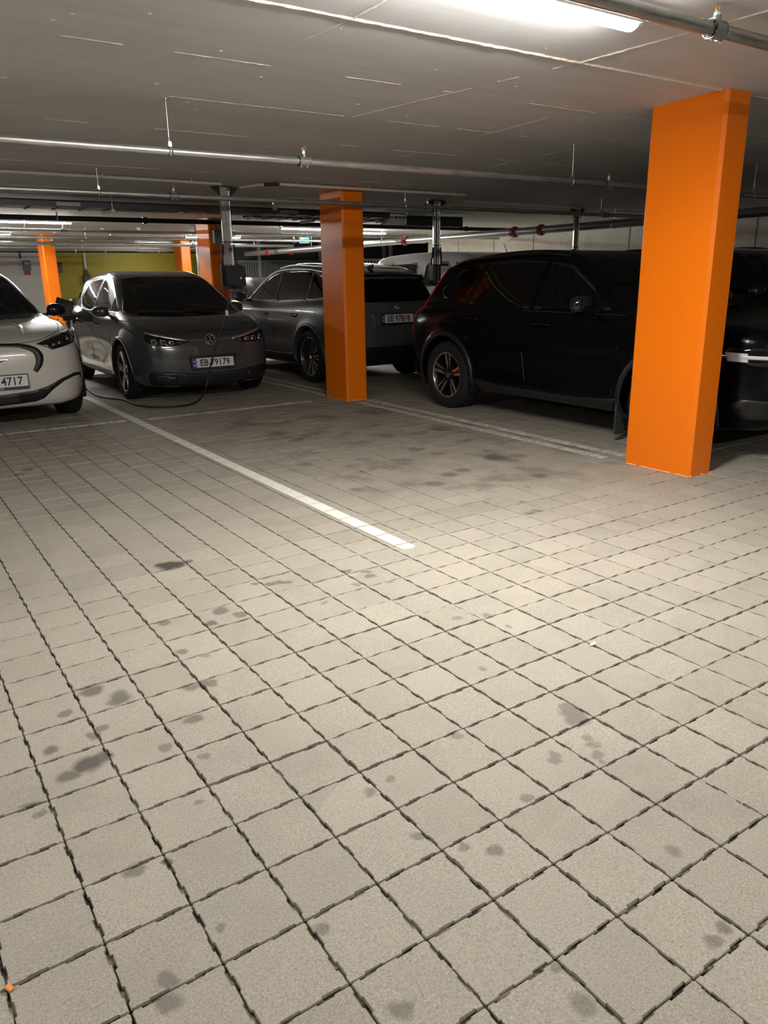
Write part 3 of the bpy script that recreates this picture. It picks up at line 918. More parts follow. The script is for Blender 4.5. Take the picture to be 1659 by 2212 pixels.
def charger(label, x, y, style):
    zc_ = ceil_z(y)
    t_ = thing('charging_station', label, 'car charger', (x, y, 0), 0, 'chargers hanging from steel posts')
    zb, zt_ = 1.335, 1.575
    for k, dx in enumerate((-.040, .004)):
        m = MB(); strut_rail(m, dx, 0, zb + .05, zc_ + .005); m.build('strut_rail', M_STRUT, t_)
    m = MB(); m.cyl((.042, -.004, zt_), (.042, -.004, zc_ - .05), .0095, n=12); m.build('riser_pipe', M_STRUT, t_)
    m = MB(); m.box((-.075, -.03, zc_ - .012), (.075, .05, zc_ + .006)); m.build('ceiling_plate', M_TRAY, t_)
    for s in (-1, 1):
        m = MB(); m.prism([(s * .05, zc_ - .008), (s * .15, zc_ - .012), (s * .14, zc_ - .03), (s * .085, zc_ - .075), (s * .06, zc_ - .13)][::s], -.012, .012, lambda a, b, h: (a, h, b)); m.build('cable_elbow', M_BLK, t_)
    for zz in (zc_ - .135, zb + .48): MB().box((-.070, -.022, zz), (.058, .022, zz + .007)).build('cable_tie', M_BLK, t_)
    m = MB(); m.box((-.005, -.0205, zb + .385), (.034, -.017, zb + .425)); m.build('red_tag', M_RUST, t_)
    for s in (-1, 1):
        m = MB(); m.tube([(s * .058, 0, zt_ + .22), (s * .072, .0, zt_ + .12), (s * .082, .01, zt_ + .05), (s * .080, .01, zt_ - .02)], .012, 8); m.build('feed_cable', M_BLK, t_)
    m = MB(); m.box((-.10, .0, zb - .01), (.13, .04, zt_ + .01), .006); m.build('back_plate', M_CHBOX, t_)
    # wedge-shaped charger body
    m = MB()
    if style == 0:
        vs = [(-.075, -.075, zb + .03), (.15, -.075, zb + .02), (.17, .02, zb + .02), (-.10, .02, zb + .03), (-.085, -.085, zt_ - .01), (.135, -.085, zt_ - .005), (.17, .02, zt_), (-.10, .02, zt_)]
    else:
        vs = [(-.10, -.06, zb), (.10, -.11, zb), (.16, .02, zb), (-.10, .02, zb), (-.10, -.06, zt_), (.10, -.11, zt_), (.16, .02, zt_), (-.10, .02, zt_)]
    fs = [(3, 2, 1, 0), (4, 5, 6, 7), (0, 1, 5, 4), (1, 2, 6, 5), (2, 3, 7, 6), (3, 0, 4, 7)]
    bm = bmesh.new(); bv = [bm.verts.new(v) for v in vs]
    for f in fs: bm.faces.new([bv[i] for i in f])
    bmesh.ops.bevel(bm, geom=bm.edges[:], offset=.008, segments=2, affect='EDGES')
    bm.verts.index_update()
    m.add([tuple(v.co) for v in bm.verts], [[v.index for v in f.verts] for f in bm.faces]); bm.free()
    body = m.build('charger_body', M_CHBOX, t_)
    if style == 0:
        MB().cyl((.085, -.087, zb + .105), (.085, -.082, zb + .105), .010, n=14).build('status_dot', M_LED, body)
        m = MB(); m.tube([(-.02, -.075, zb + .035), (.02, -.085, zb + .025), (.06, -.085, zb + .012)], .011, 8); m.build('cable_hook', M_GASKET, body)
        m = MB()
        for k in range(5): m.box((-.105, -.02, zb + .05 + k * .035), (-.099, .015, zb + .065 + k * .035))
        m.build('vent_slots', M_GASKET, body)
    else:
        for k in range(12): MB().box((-.088 + (k % 2) * .05, -.0685 - (k % 2) * .0105, zb + .02 + (k // 2) * .034), (-.080 + (k % 2) * .05, -.060, zb + .036 + (k // 2) * .034)).build('vent_slot', M_LABEL, body)
        M_ = Matrix.Translation((.045, -.0985, (zb + zt_) / 2)) @ Matrix.Rotation(math.atan2(-.05, .20), 4, 'Z')
        MB().box((-.042, -.004, -.10), (.052, .003, .10), 0, M_).build('label_plate', M_LABEL, body)
        m = MB()
        for k in range(6):
            m.box((-.03 + .006 * (k % 2), -.0055, .055 - .025 * k), (.04 - .008 * (k % 3), -.0042, .062 - .025 * k), 0, M_)
        m.box((-.004, -.0055, .076), (.010, -.0042, .088), 0, M_)
        m.build('label_print', simple('label_ink', (.10, .10, .10), .6), body)
    return t_


charger('black wedge-shaped charger on steel post in front of the grey hatchback', 1.90, 6.80, 0)
charger('black charger with white label plate behind the black SUV tail', 4.94, 7.03, 1)
charger('charger post rising behind the black SUV roof, box hidden', 7.70, 7.15, 1)
t_ = thing('charging_station', 'small black wall charger on the yellow wall left of the hatchback', 'car charger', (5.25, 27.18, 0))
MB().box((-.035, -.03, 1.78), (.03, 0, 2.6)).build('cable_channel', simple('white_channel', (.6, .59, .55), .5), t_)
MB().tube([(-.06, -.03, 1.68), (-.03, -.05, 1.80), (0, -.05, 1.86), (.03, -.05, 1.80), (.06, -.03, 1.68)], .018, 8).build('cable_loop', M_BLK, t_)
MB().box((-.13, -.14, 1.40), (.13, 0, 1.68), .02).build('charger_body', M_CHBOX, t_)
MB().cyl((.03, -.145, 1.48), (.03, -.138, 1.48), .02, n=10).build('status_dot', M_LED, t_)
m = thing('strut_post', 'galvanised strut post beside the farthest orange column', 'post', (6.85, 20.8, 0))
q = MB(); strut_rail(q, 0, 0, 1.0, ceil_z(20.8)); q.build('strut_rail', M_STRUT, m)
m = thing('strut_post', 'white steel post rising behind the van roof left end', 'post', (9.9, 17.5, 0))
q = MB(); q.box((-.06, -.06, 0), (.06, .06, 2.2)); q.build('post_shaft', simple('white_post', (.6, .63, .66), .4), m)

# ---- dark slatted cage at the back
M_SLAT = simple('dark_slat', (.075, .08, .083), .5, .3)
M_SLATL = simple('pale_bar', (.42, .45, .44), .45, .3)


def cage(label, x0, x1, y, z0, z1, step, wd, mat, posts, rail=True):
    t_ = thing('slatted_fence', label, 'fence', (x0, y, 0))
    L = x1 - x0
    n = int(L / step)
    me = MB().box((-wd / 2, -.012, z0), (wd / 2, .012, z1)).mat(mat).mesh('slat')
    me.materials.clear(); me.materials.append(mat)
    for k in range(min(n, 280)):
        o = link('slat', me, t_); o.location = (k * step, 0, 0)
    for p in posts: MB().box((p - .04, -.05, 0), (p + .04, .05, ceil_z(y))).build('fence_post', simple('fence_post', (.16, .17, .17), .5, .4), t_)
    if rail:
        for z in (z0 + .05, z1 - .03): MB().box((-.02, -.02, z - .025), (L, .02, z + .025)).build('rail', mat, t_)
    return t_


cage('dark slatted cage fence at the back, left of the middle column', 7.6, 14.6, 20.6, .0, 1.98, .075, .045, M_SLAT, (1.1, 3.2, 5.6))
cage('pale barred gate at the back just left of the middle column', 11.0, 12.3, 18.9, .0, 1.98, .11, .03, M_SLATL, (0, 1.3))
cage('pale picket fence behind the white van roof', 12.4, 14.9, 18.2, .0, 1.93, .085, .04, M_SLATL, ())
tag(MB().box((7.6, 21.2, 2.02), (20, 21.6, 2.62)).build('trim_2', simple('black_beam', (.012, .012, .014), .7)), kind='structure')
# ================================================================= CAR TOOLKIT
def catmull(pts, n=6, closed=False):
    P = np.array(pts, float); N = len(P); out = []
    rng_ = range(N) if closed else range(N - 1)
    for i in rng_:
        if closed: p0, p1, p2, p3 = P[(i - 1) % N], P[i], P[(i + 1) % N], P[(i + 2) % N]
        else: p0, p1, p2, p3 = P[max(i - 1, 0)], P[i], P[i + 1], P[min(i + 2, N - 1)]
        # centripetal-ish tangents keep uneven spacing calm
        d01 = np.linalg.norm(p1 - p0) + 1e-6; d12 = np.linalg.norm(p2 - p1) + 1e-6; d23 = np.linalg.norm(p3 - p2) + 1e-6
        m1 = (p2 - p0) / (d01 + d12) * d12; m2 = (p3 - p1) / (d12 + d23) * d12
        for k in range(n):
            t_ = k / n
            out.append((2 * t_**3 - 3 * t_**2 + 1) * p1 + (t_**3 - 2 * t_**2 + t_) * m1 + (-2 * t_**3 + 3 * t_**2) * p2 + (t_**3 - t_**2) * m2)
    if not closed: out.append(P[-1])
    return np.array(out)


def poly_sd(poly, q):
    """signed distance (negative inside) of points q (N,2) to closed polygon"""
    q = np.asarray(q, float); best = np.full(len(q), 1e9); cr = np.zeros(len(q), int); near = np.zeros((len(q), 2))
    n = len(poly)
    for i in range(n):
        a = poly[i]; b = poly[(i + 1) % n]
        e = b - a; L = e @ e + 1e-12
        t_ = np.clip(((q - a) @ e) / L, 0, 1)
        p = a + t_[:, None] * e
        d = ((q - p) ** 2).sum(1)
        k = d < best
        best[k] = d[k]; near[k] = p[k]
        c = (a[1] > q[:, 1]) != (b[1] > q[:, 1])
        with np.errstate(divide='ignore', invalid='ignore'):
            xi = a[0] + (q[:, 1] - a[1]) / (b[1] - a[1] + 1e-15) * e[0]
        cr += (c & (q[:, 0] < xi)).astype(int)
    return np.sqrt(best) * np.where(cr % 2 == 1, -1, 1), near


class T2:
    def __init__(s, poly, lo, hi, h=.022):
        s.lo = np.array(lo); s.h = h
        nx = int((hi[0] - lo[0]) / h) + 2; ny = int((hi[1] - lo[1]) / h) + 2
        X, Y = np.meshgrid(lo[0] + np.arange(nx) * h, lo[1] + np.arange(ny) * h, indexing='ij')
        s.t = poly_sd(np.array(poly, float), np.stack([X.ravel(), Y.ravel()], 1))[0].reshape(nx, ny)

    def __call__(s, a, b):
        u = np.clip((a - s.lo[0]) / s.h, 0, s.t.shape[0] - 1.001); v = np.clip((b - s.lo[1]) / s.h, 0, s.t.shape[1] - 1.001)
        i = u.astype(int); j = v.astype(int); u = u - i; v = v - j
        return (s.t[i, j] * (1 - u) + s.t[i + 1, j] * u) * (1 - v) + (s.t[i, j + 1] * (1 - u) + s.t[i + 1, j + 1] * u) * v


def smax(a, b, k):
    h = np.maximum(k - np.abs(a - b), 0) / k
    return np.maximum(a, b) + h * h * k * .25


def smin(a, b, k):
    return -smax(-a, -b, k)


def lut(tab):
    xs = np.array([p[0] for p in tab], float); ys = np.array([p[1] for p in tab], float)
    if xs[0] > xs[-1]: xs, ys = xs[::-1], ys[::-1]
    # smooth by resampling through a spline
    c = catmull(np.stack([xs, ys], 1), 6)
    o = np.maximum.accumulate(c[:, 0])
    return lambda v: np.interp(v, o, c[:, 1])


VIEW = {'side': (0, 2), 'front': (1, 2), 'rear': (1, 2), 'top': (0, 1)}


class Car:
    def __init__(s, S):
        s.S = S
        lo = (-2.75, -.2); hi = (2.75, 2.3)
        s.low = T2(catmull(S['low'], 5, True), lo, hi)
        s.green = T2(catmull(S['green'], 5, True), lo, hi)
        pl = catmull(S['plan'], 5)
        pl = np.concatenate([pl, (pl * [1, -1])[::-1]])
        s.plan = T2(pl, (-2.75, -.3), (2.75, 1.5))
        s.inset = lut(S['sec']); s.ghw = lut(S['ghw']); s.gtap = lut(S['gtap'])
        s.ax = S['axles']; s.R = S['tyre_r']; s.Ra = S.get('arch_r', s.R + .055)
        s.bow = S.get('bow', .10); s.gbow = S.get('gbow', .22)

    def sdf(s, p):
        S = s.S
        x, y, z = p[..., 0], np.abs(p[..., 1]), p[..., 2]
        sg = np.tanh(x * 2.0)
        fl = 0.0
        for a in s.ax:
            r = np.hypot(x - a, z - s.R)
            fl = fl + S.get('flare', .012) * np.exp(-((r - s.Ra) / .07) ** 2)
        d1 = smax(s.low(x + sg * s.bow * y * y, z), s.plan(x, y + s.inset(z) - fl), S.get('k_low', .11))
        if 'dent' in S:
            for (dx, dz, rx, rz, amt) in S['dent']:
                d1 = d1 + amt * np.exp(-((x - dx) / rx) ** 2 - ((z - dz) / rz) ** 2) * (y > .5)
        d2 = smax(s.green(x + sg * s.gbow * y * y, z), y - s.ghw(z) + s.gtap(x), S.get('k_green', .09))
        d = smin(d1, d2, S.get('k_join', .03))
        for a in s.ax:
            r = np.hypot(x - a, z - s.R) - s.Ra
            d = smax(d, -np.maximum(np.maximum(r, .56 - y), z - s.R - s.Ra), .016)
        return d

    def grad(s, p, e=.004):
        g = np.zeros_like(p)
        for k in range(3):
            o = np.zeros(3); o[k] = e
            g[..., k] = (s.sdf(p + o) - s.sdf(p - o)) / (2 * e)
        return g

    def newton(s, p, it=3, cl=.03):
        for _ in range(it):
            d = s.sdf(p); g = s.grad(p)
            st = d / ((g * g).sum(-1) + 1e-6)
            p = p - np.clip(st, -cl, cl)[..., None] * g
        return p

    def normal(s, p):
        g = s.grad(p)
        return g / (np.linalg.norm(g, axis=-1, keepdims=True) + 1e-9)

    def mesh(s, h):
        S = s.S
        x0, x1 = S['xr']; ym = S['ym']; z0, z1 = .08, S['zr']
        nx = int((x1 - x0) / h) + 3; ny = 2 * (int(ym / h) + 2); nz = int((z1 - z0) / h) + 3
        xs = x0 - h + np.arange(nx) * h; ys = (np.arange(ny) - (ny - 1) / 2) * h; zs = z0 - h + np.arange(nz) * h
        hy = ny // 2
        G = np.stack(np.meshgrid(xs, ys[hy:], zs, indexing='ij'), -1)
        dh = s.sdf(G)
        D = np.concatenate([dh[:, ::-1], dh], 1)
        ins = D < 0
        c = sum(ins[i:nx - 1 + i, j:ny - 1 + j, k:nz - 1 + k].astype(np.int8) for i in (0, 1) for j in (0, 1) for k in (0, 1))
        act = (c > 0) & (c < 8)
        idx = -np.ones(act.shape, int); cells = np.argwhere(act); idx[act] = np.arange(len(cells))
        acc = np.zeros((len(cells), 3)); cnt = np.zeros(len(cells))
        for ax in range(3):
            o = [a for a in range(3) if a != ax]
            for i in (0, 1):
                for j in (0, 1):
                    a = cells.copy(); a[:, o[0]] += i; a[:, o[1]] += j
                    b = a.copy(); b[:, ax] += 1
                    da = D[tuple(a.T)]; db = D[tuple(b.T)]
                    k = (da < 0) != (db < 0)
                    t_ = da / (da - db + 1e-12)
                    q = a + 0.0; q[:, ax] += t_
                    acc[k] += q[k]; cnt[k] += 1
        P = acc / cnt[:, None]
        P = np.stack([xs[0] + P[:, 0] * h, ys[0] + P[:, 1] * h, zs[0] + P[:, 2] * h], 1)
        quads = []
        for ax in range(3):
            o = [(1, 2), (2, 0), (0, 1)][ax]
            sl = [slice(1, n - 1) for n in (nx, ny, nz)]; sl[ax] = slice(0, (nx, ny, nz)[ax] - 1)
            A = ins[tuple(sl)]
            sl2 = list(sl); sl2[ax] = slice(1, (nx, ny, nz)[ax])
            B = ins[tuple(sl2)]
            e = np.argwhere(A != B)
            flip = A[tuple(e.T)]
            off = np.array([1, 1, 1]); off[ax] = 0
            e = e + off
            def cell(da, db):
                q = e.copy(); q[:, o[0]] -= da; q[:, o[1]] -= db
                return idx[tuple(q.T)]
            Q = np.stack([cell(1, 1), cell(0, 1), cell(0, 0), cell(1, 0)], 1)
            Q[~flip] = Q[~flip][:, ::-1]
            quads.append(Q)
        Q = np.concatenate(quads)
        Q = Q[(Q >= 0).all(1)]
        s.P = s.newton(P, 4, h)
        s.Q = Q
        s.N = s.normal(s.P)
        s.reg = np.zeros(len(Q), int)
        s.names = ['body']
        return s

    def region(s, name, view, poly, sign=0, minn=.25, lim=None, smooth=4):
        """claim the faces inside a closed outline drawn in one view; the edge is snapped to the outline"""
        poly = catmull(poly, smooth, True) if smooth else np.array(poly, float)
        a, b = VIEW[view]
        C = s.P[s.Q].mean(1); N = s.N[s.Q].mean(1)
        if view == 'side': ok = (C[:, 1] * sign > .2) & (N[:, 1] * sign > minn)
        elif view == 'front': ok = N[:, 0] > minn
        elif view == 'rear': ok = N[:, 0] < -minn
        else: ok = N[:, 2] > minn
        if lim: ok &= lim(C)
        ok &= s.reg == 0
        ids = np.where(ok)[0]
        sd, _ = poly_sd(poly, C[ids][:, [a, b]])
        ids = ids[sd < 0]
        if len(ids) == 0: return
        s.names.append(name); r = len(s.names) - 1
        s.reg[ids] = r
        inn = np.zeros(len(s.P), bool); inn[s.Q[ids].ravel()] = True
        out = np.zeros(len(s.P), bool); out[s.Q[s.reg != r].ravel()] = True
        bd = np.where(inn & out)[0]
        sd, near = poly_sd(poly, s.P[bd][:, [a, b]])
        ok = np.abs(sd) < .05
        q = s.P[bd].copy(); q[ok, a] = near[ok, 0]; q[ok, b] = near[ok, 1]
        for _ in range(4):       # back on to the surface, along the viewing axis
            ax = {'side': 1, 'front': 0, 'rear': 0, 'top': 2}[view]
            d = s.sdf(q); g = s.grad(q)[:, ax]
            q[:, ax] -= np.clip(d / np.where(np.abs(g) < .2, np.sign(g) * .2 + 1e-9, g), -.02, .02)
        s.P[bd] = q
        s.N[bd] = s.normal(q)

    def build(s, names, mats, parent, prefix=''):
        """link one mesh object for each claimed region"""
        out = []
        for r, nm in enumerate(s.names):
            f = s.Q[s.reg == r]
            if len(f) == 0: continue
            used, inv = np.unique(f, return_inverse=True)
            me = bpy.data.meshes.new(nm)
            me.from_pydata(s.P[used].tolist(), [], inv.reshape(f.shape).tolist())
            me.materials.append(mats[nm])
            me.polygons.foreach_set('use_smooth', [True] * len(me.polygons))
            me.normals_split_custom_set_from_vertices(s.N[used].tolist())
            me.update()
            out.append(link(names.get(nm, nm), me, parent))
        return out

    def lining(s, parent, mat, zmin=.42):
        f = s.Q
        C = s.P[f].mean(1)
        glass = np.array([('window' in n or 'windshield' in n) for n in s.names])[s.reg]
        k = (~glass) & (C[:, 2] > zmin)
        for a in s.ax: k &= np.hypot(C[:, 0] - a, C[:, 2] - s.R) > s.Ra + .04
        f = f[k][:, ::-1]
        used, inv = np.unique(f, return_inverse=True)
        p = s.P[used] - s.N[used] * .028
        me = bpy.data.meshes.new('cabin_lining')
        me.from_pydata(p.tolist(), [], inv.reshape(f.shape).tolist())
        me.materials.append(mat)
        me.polygons.foreach_set('use_smooth', [True] * len(me.polygons))
        return link('cabin_lining', me, parent)

    # ---- things laid on to the surface
    def project(s, view, ab, sign=1):
        ab = np.asarray(ab, float); n = len(ab); p = np.zeros((n, 3))
        a, b = VIEW[view]; p[:, a] = ab[:, 0]; p[:, b] = ab[:, 1]
        ax = {'side': 1, 'front': 0, 'rear': 0, 'top': 2}[view]
        st = {'side': 1.25 * sign, 'front': 2.62, 'rear': -2.62, 'top': 2.1}[view]
        dr = -np.sign(st); p[:, ax] = st
        for _ in range(45):
            d = s.sdf(p)
            p[:, ax] += dr * np.clip(d, -.05, .6) * .85
            if np.abs(d).max() < 6e-4: break
        return p

    def patch(s, name, view, poly, mat, parent, sign=1, off=.004, smooth=4, res=.03, thick=.008, label=None):
        poly = catmull(poly, smooth, True) if smooth else np.array(poly, float)
        bd = []
        for i in range(len(poly)):
            a_, b_ = poly[i], poly[(i + 1) % len(poly)]
            m = max(1, int(np.linalg.norm(b_ - a_) / res))
            for k in range(m): bd.append(a_ + (b_ - a_) * k / m)
        bd = np.array(bd)
        lo, hi = bd.min(0), bd.max(0)
        gx, gy = np.meshgrid(np.arange(lo[0] + res / 2, hi[0], res), np.arange(lo[1] + res / 2, hi[1], res))
        g = np.stack([gx.ravel(), gy.ravel()], 1)
        if len(g):
            sd, _ = poly_sd(bd, g); g = g[sd < -res * .4]
        pts = np.concatenate([bd, g]) if len(g) else bd
        nb = len(bd)
        r = delaunay_2d_cdt([Vector(q) for q in pts.tolist()], [(i, (i + 1) % nb) for i in range(nb)], [list(range(nb))], 1, 1e-6)
        v2 = np.array([[q.x, q.y] for q in r[0]]); fs = [list(f) for f in r[2]]
        p = s.project(view, v2, sign); N = s.normal(p)
        top = p + N * off
        ax = {'side': sign, 'front': 1, 'rear': -1, 'top': 1}[view]
        # orientation
        f0 = fs[0]; nn = np.cross(top[f0[1]] - top[f0[0]], top[f0[2]] - top[f0[0]])
        if nn @ N[f0[0]] < 0: fs = [f[::-1] for f in fs]
        vs = top.tolist()
        if thick > 0:
            from collections import Counter
            ed = Counter()
            for f in fs:
                for k in range(len(f)): ed[(f[k], f[(k + 1) % len(f)])] += 1
            bdry = [e for e in ed if (e[1], e[0]) not in ed]
            base = len(vs)
            mp_ = {}
            low = p + N * (off - thick)
            for e in bdry:
                for q in e:
                    if q not in mp_: mp_[q] = len(vs); vs.append(low[q].tolist())
            fs = fs + [[e[1], e[0], mp_[e[0]], mp_[e[1]]] for e in bdry]
        me = bpy.data.meshes.new(name)
        me.from_pydata(vs, [], fs)
        me.materials.append(mat)
        me.polygons.foreach_set('use_smooth', [len(f) == 3 for f in fs])
        me.update()
        return link(name, me, parent, label)

    def ribbon(s, name, view, line, width, mat, parent, sign=1, off=.002, closed=False, smooth=4, h=.0, label=None):
        """a strip of trim following a line on the surface"""
        line = catmull(line, smooth, closed) if smooth else np.array(line, float)
        p = s.project(view, line, sign)
        ok = np.abs(s.sdf(p)) < .006
        if not ok.all(): p = p[ok]; closed = False
        if len(p) < 2: return None
        N = s.normal(p); n = len(p)
        if closed: T = np.roll(p, -1, 0) - np.roll(p, 1, 0)
        else: T = np.gradient(p, axis=0)
        T = T / (np.linalg.norm(T, axis=1, keepdims=True) + 1e-9)
        B = np.cross(N, T)
        wd = width / 2 if not hasattr(width, '__len__') else np.interp(np.linspace(0, 1, n), np.linspace(0, 1, len(width)), width)[:, None] / 2
        e = -.003
        rows = [p + B * wd + N * e, p + B * wd * .9 + N * (off + h * .0), p + N * (off + h), p - B * wd * .9 + N * off, p - B * wd + N * e]
        vs = np.stack(rows, 1).reshape(-1, 3)
        fs = []
        for i in range(n if closed else n - 1):
            j = (i + 1) % n
            for k in range(4): fs.append((5 * i + k + 1, 5 * i + k, 5 * j + k, 5 * j + k + 1))
        me = bpy.data.meshes.new(name)
        me.from_pydata(vs.tolist(), [], fs)
        me.materials.append(mat)
        me.polygons.foreach_set('use_smooth', [True] * len(fs))
        me.update()
        return link(name, me, parent, label)


# ---- materials shared by cars
def paint(name, col, rough=.28, flake=.0, coat=1.0, metal=0.0, spec=.5):
    t = NT(name)
    nz = t.noise(t.obj(), 6, 3)
    c = t.mix(t.math('MULTIPLY', nz, .25), c4(*col), c4(*[min(1, q * 1.18 + .004) for q in col]))
    return t.principled(c, rough, metal, coat, Specular_IOR_Level=spec)


def glass_mat(name, tint, gl=1.0):
    t = NT(name)
    tr = t.n('ShaderNodeBsdfTransparent'); tr.inputs[0].default_value = c4(*tint)
    g = t.n('ShaderNodeBsdfGlossy'); g.inputs['Roughness'].default_value = .015; g.inputs[0].default_value = (gl, gl, gl, 1)
    fr = t.n('ShaderNodeFresnel'); fr.inputs[0].default_value = 1.5
    m = t.n('ShaderNodeMixShader'); t.l(fr.outputs[0], m.inputs[0]); t.l(tr.outputs[0], m.inputs[1]); t.l(g.outputs[0], m.inputs[2])
    t.l(m.outputs[0], t.out.inputs[0])
    return t.m


M_GLASS = glass_mat('clear_car_glass', (.42, .47, .45))
M_TINT = glass_mat('tinted_car_glass', (.05, .055, .055))
M_LENS = glass_mat('headlight_lens', (.80, .82, .82))
M_TYRE = simple('tyre_rubber', (.010, .010, .011), .75, var=.2, scale=40)
M_RIMD = simple('dark_rim_paint', (.012, .012, .014), .3, .2, .4)
M_RIMB = simple('machined_rim', (.62, .61, .60), .26, .9)
M_ARCH = simple('arch_liner', (.006, .006, .006), .9)
M_TRIM = simple('black_car_trim', (.010, .010, .011), .42)
M_GLOSSB = simple('gloss_black', (.006, .006, .007), .06, 0, .6)
M_CHROME = simple('chrome', (.72, .72, .74), .1, 1.0)
M_SATIN = simple('satin_aluminium', (.60, .59, .58), .3, .85)
M_INT = simple('cabin_fabric', (.014, .014, .015), .85)
M_INTG = simple('seat_fabric', (.026, .027, .028), .8)
M_REDL = simple('tail_light_red', (.42, .004, .010), .12, 0, 1.0)
M_REFL = simple('reflector_chrome', (.85, .86, .88), .18, .9)
M_AMBER = simple('amber_lens', (.16, .06, .02), .2)
M_PLATE = simple('plate_white', (.72, .70, .70), .45)
M_PLTXT = simple('plate_black', (.012, .012, .012), .5)
M_PLBLUE = simple('plate_blue', (.015, .05, .33), .45)
M_PLRED = simple('plate_red', (.45, .05, .10), .5)
M_WHITE = simple('print_white', (.75, .75, .74), .5)


def wheel(parent, loc, r, side, rim_r, width, style, steer=0.0, mats=None):
    """thing > wheel > tyre, rim, spokes ; axle along local y, outer face towards side"""
    w_ = bpy.data.objects.new('wheel', None); COL.objects.link(w_); w_.parent = parent
    w_.location = loc; w_.rotation_euler = (0, 0, steer + (0 if side > 0 else PI))
    hw = width / 2
    prof = [(rim_r, -hw * .80), (rim_r + .012, -hw * .95), (rim_r + (r - rim_r) * .45, -hw), (r - .030, -hw * .97), (r - .010, -hw * .85), (r, -hw * .62), (r, -hw * .1)]
    prof = prof + [(a, -b) for a, b in prof[::-1]]
    m = MB().lathe(prof, (0, 0, 0), (0, 1, 0), 48)
    # tread grooves
    for y in (-.35, .0, .35): m.lathe([(r + .0005, y * hw - .005), (r - .004, y * hw - .004), (r - .004, y * hw + .004), (r + .0005, y * hw + .005)], (0, 0, 0), (0, 1, 0), 48)
    m.build('tyre', M_TYRE, w_)
    m = MB().lathe([(rim_r * .98, -hw * .7), (rim_r * .93, -hw * .5), (rim_r * .90, hw * .35), (rim_r * .97, hw * .80), (rim_r + .004, hw * .86)], (0, 0, 0), (0, 1, 0), 40)
    m.lathe([(rim_r * .90, -hw * .2), (.0, -hw * .25)], (0, 0, 0), (0, 1, 0), 32)
    m.build('rim_barrel', M_RIMD, w_)
    m = MB().lathe([(rim_r * .955, hw * .80), (rim_r * .965, hw * .86), (rim_r + .004, hw * .88), (rim_r + .006, hw * .82)], (0, 0, 0), (0, 1, 0), 48)
    m.build('rim_lip', M_RIMB if style != 'plain' else M_RIMD, w_)
    yo = hw * .62

    def blade(poly, y0, y1, ang, mat_face, mat_body, nm):
        ca, sa = math.cos(ang), math.sin(ang)
        f = lambda a, b, hh: (a * ca - b * sa, hh, a * sa + b * ca)
        m = MB(); n = len(poly)
        # dished: outer end sits a little further out than the hub
        def yy(a): return y0 + (y1 - y0) * min(1, abs(a) / rim_r)
        vs = [f(a, b, yy(math.hypot(a, b))) for a, b in poly] + [f(a, b, yy(math.hypot(a, b)) - .03) for a, b in poly]
        m.mat(mat_face).add(vs, [tuple(range(n))])
        m.mat(mat_body).add(vs, [(k, (k + 1) % n, n + (k + 1) % n, n + k) for k in range(n)])
        return m.build(nm, None, w_)
    R0 = rim_r * .965
    if style == 'star':          # dark wheel with five angular bright blades
        for k in range(5):
            a = k * 2 * PI / 5 + .3
            blade([(.05, -.045), (R0 * .55, -.05), (R0, -.10), (R0, .055), (R0 * .5, .045), (.05, .04)], yo * .9, hw * .78, a, M_RIMD, M_RIMD, 'spoke')
            blade([(R0 * .42, -.028), (R0 * .99, -.088), (R0 * .99, -.012), (R0 * .60, -.004)], yo * .9 + .004, hw * .78 + .004, a, M_RIMB, M_RIMB, 'bright_insert')
            blade([(.07, .012), (R0 * .55, .016), (R0 * .98, .044), (R0 * .98, .022), (R0 * .5, .004)], yo * .9 + .004, hw * .78 + .004, a, M_RIMB, M_RIMB, 'bright_edge')
    elif style == 'multi':       # ten pairs of thin bright spokes
        for k in range(10):
            a = k * 2 * PI / 10
            for sgn in (-1, 1):
                blade([(.05, sgn * .006 - .006), (R0, sgn * .030 - .010), (R0, sgn * .030 + .010), (.05, sgn * .006 + .006)], yo * .8, hw * .80, a, M_RIMB, M_RIMD, 'spoke')
    elif style == 'five_y':      # five split spokes, bright faces
        for k in range(5):
            a = k * 2 * PI / 5 + PI / 2 + .05
            blade([(.04, -.035), (R0, -.055), (R0, .055), (.04, .035)], yo * .8 - .012, hw * .72, a, M_RIMD, M_RIMD, 'spoke')
            blade([(.05, -.022), (R0 * .45, -.034), (R0, -.056), (R0, -.028), (R0 * .5, -.008)], yo * .8, hw * .80, a, M_RIMB, M_RIMD, 'bright_fork')
            blade([(R0 * .34, .014), (R0, .026), (R0, .050), (R0 * .5, .030)], yo * .8, hw * .80, a, M_RIMB, M_RIMD, 'bright_fork')
    elif style == 'plain':
        for k in range(5):
            a = k * 2 * PI / 5
            blade([(.04, -.03), (R0, -.04), (R0, .04), (.04, .03)], yo * .8, hw * .75, a, M_RIMB, M_RIMD, 'spoke')
    m = MB().cyl((0, yo * .5, 0), (0, yo + .006, 0), .060, .052, n=20); m.build('hub', M_RIMD, w_)
    m = MB().cyl((0, yo + .004, 0), (0, yo + .010, 0), .030, n=20); m.build('hub_cap', M_CHROME if style != 'star' else M_RIMD, w_)
    return w_


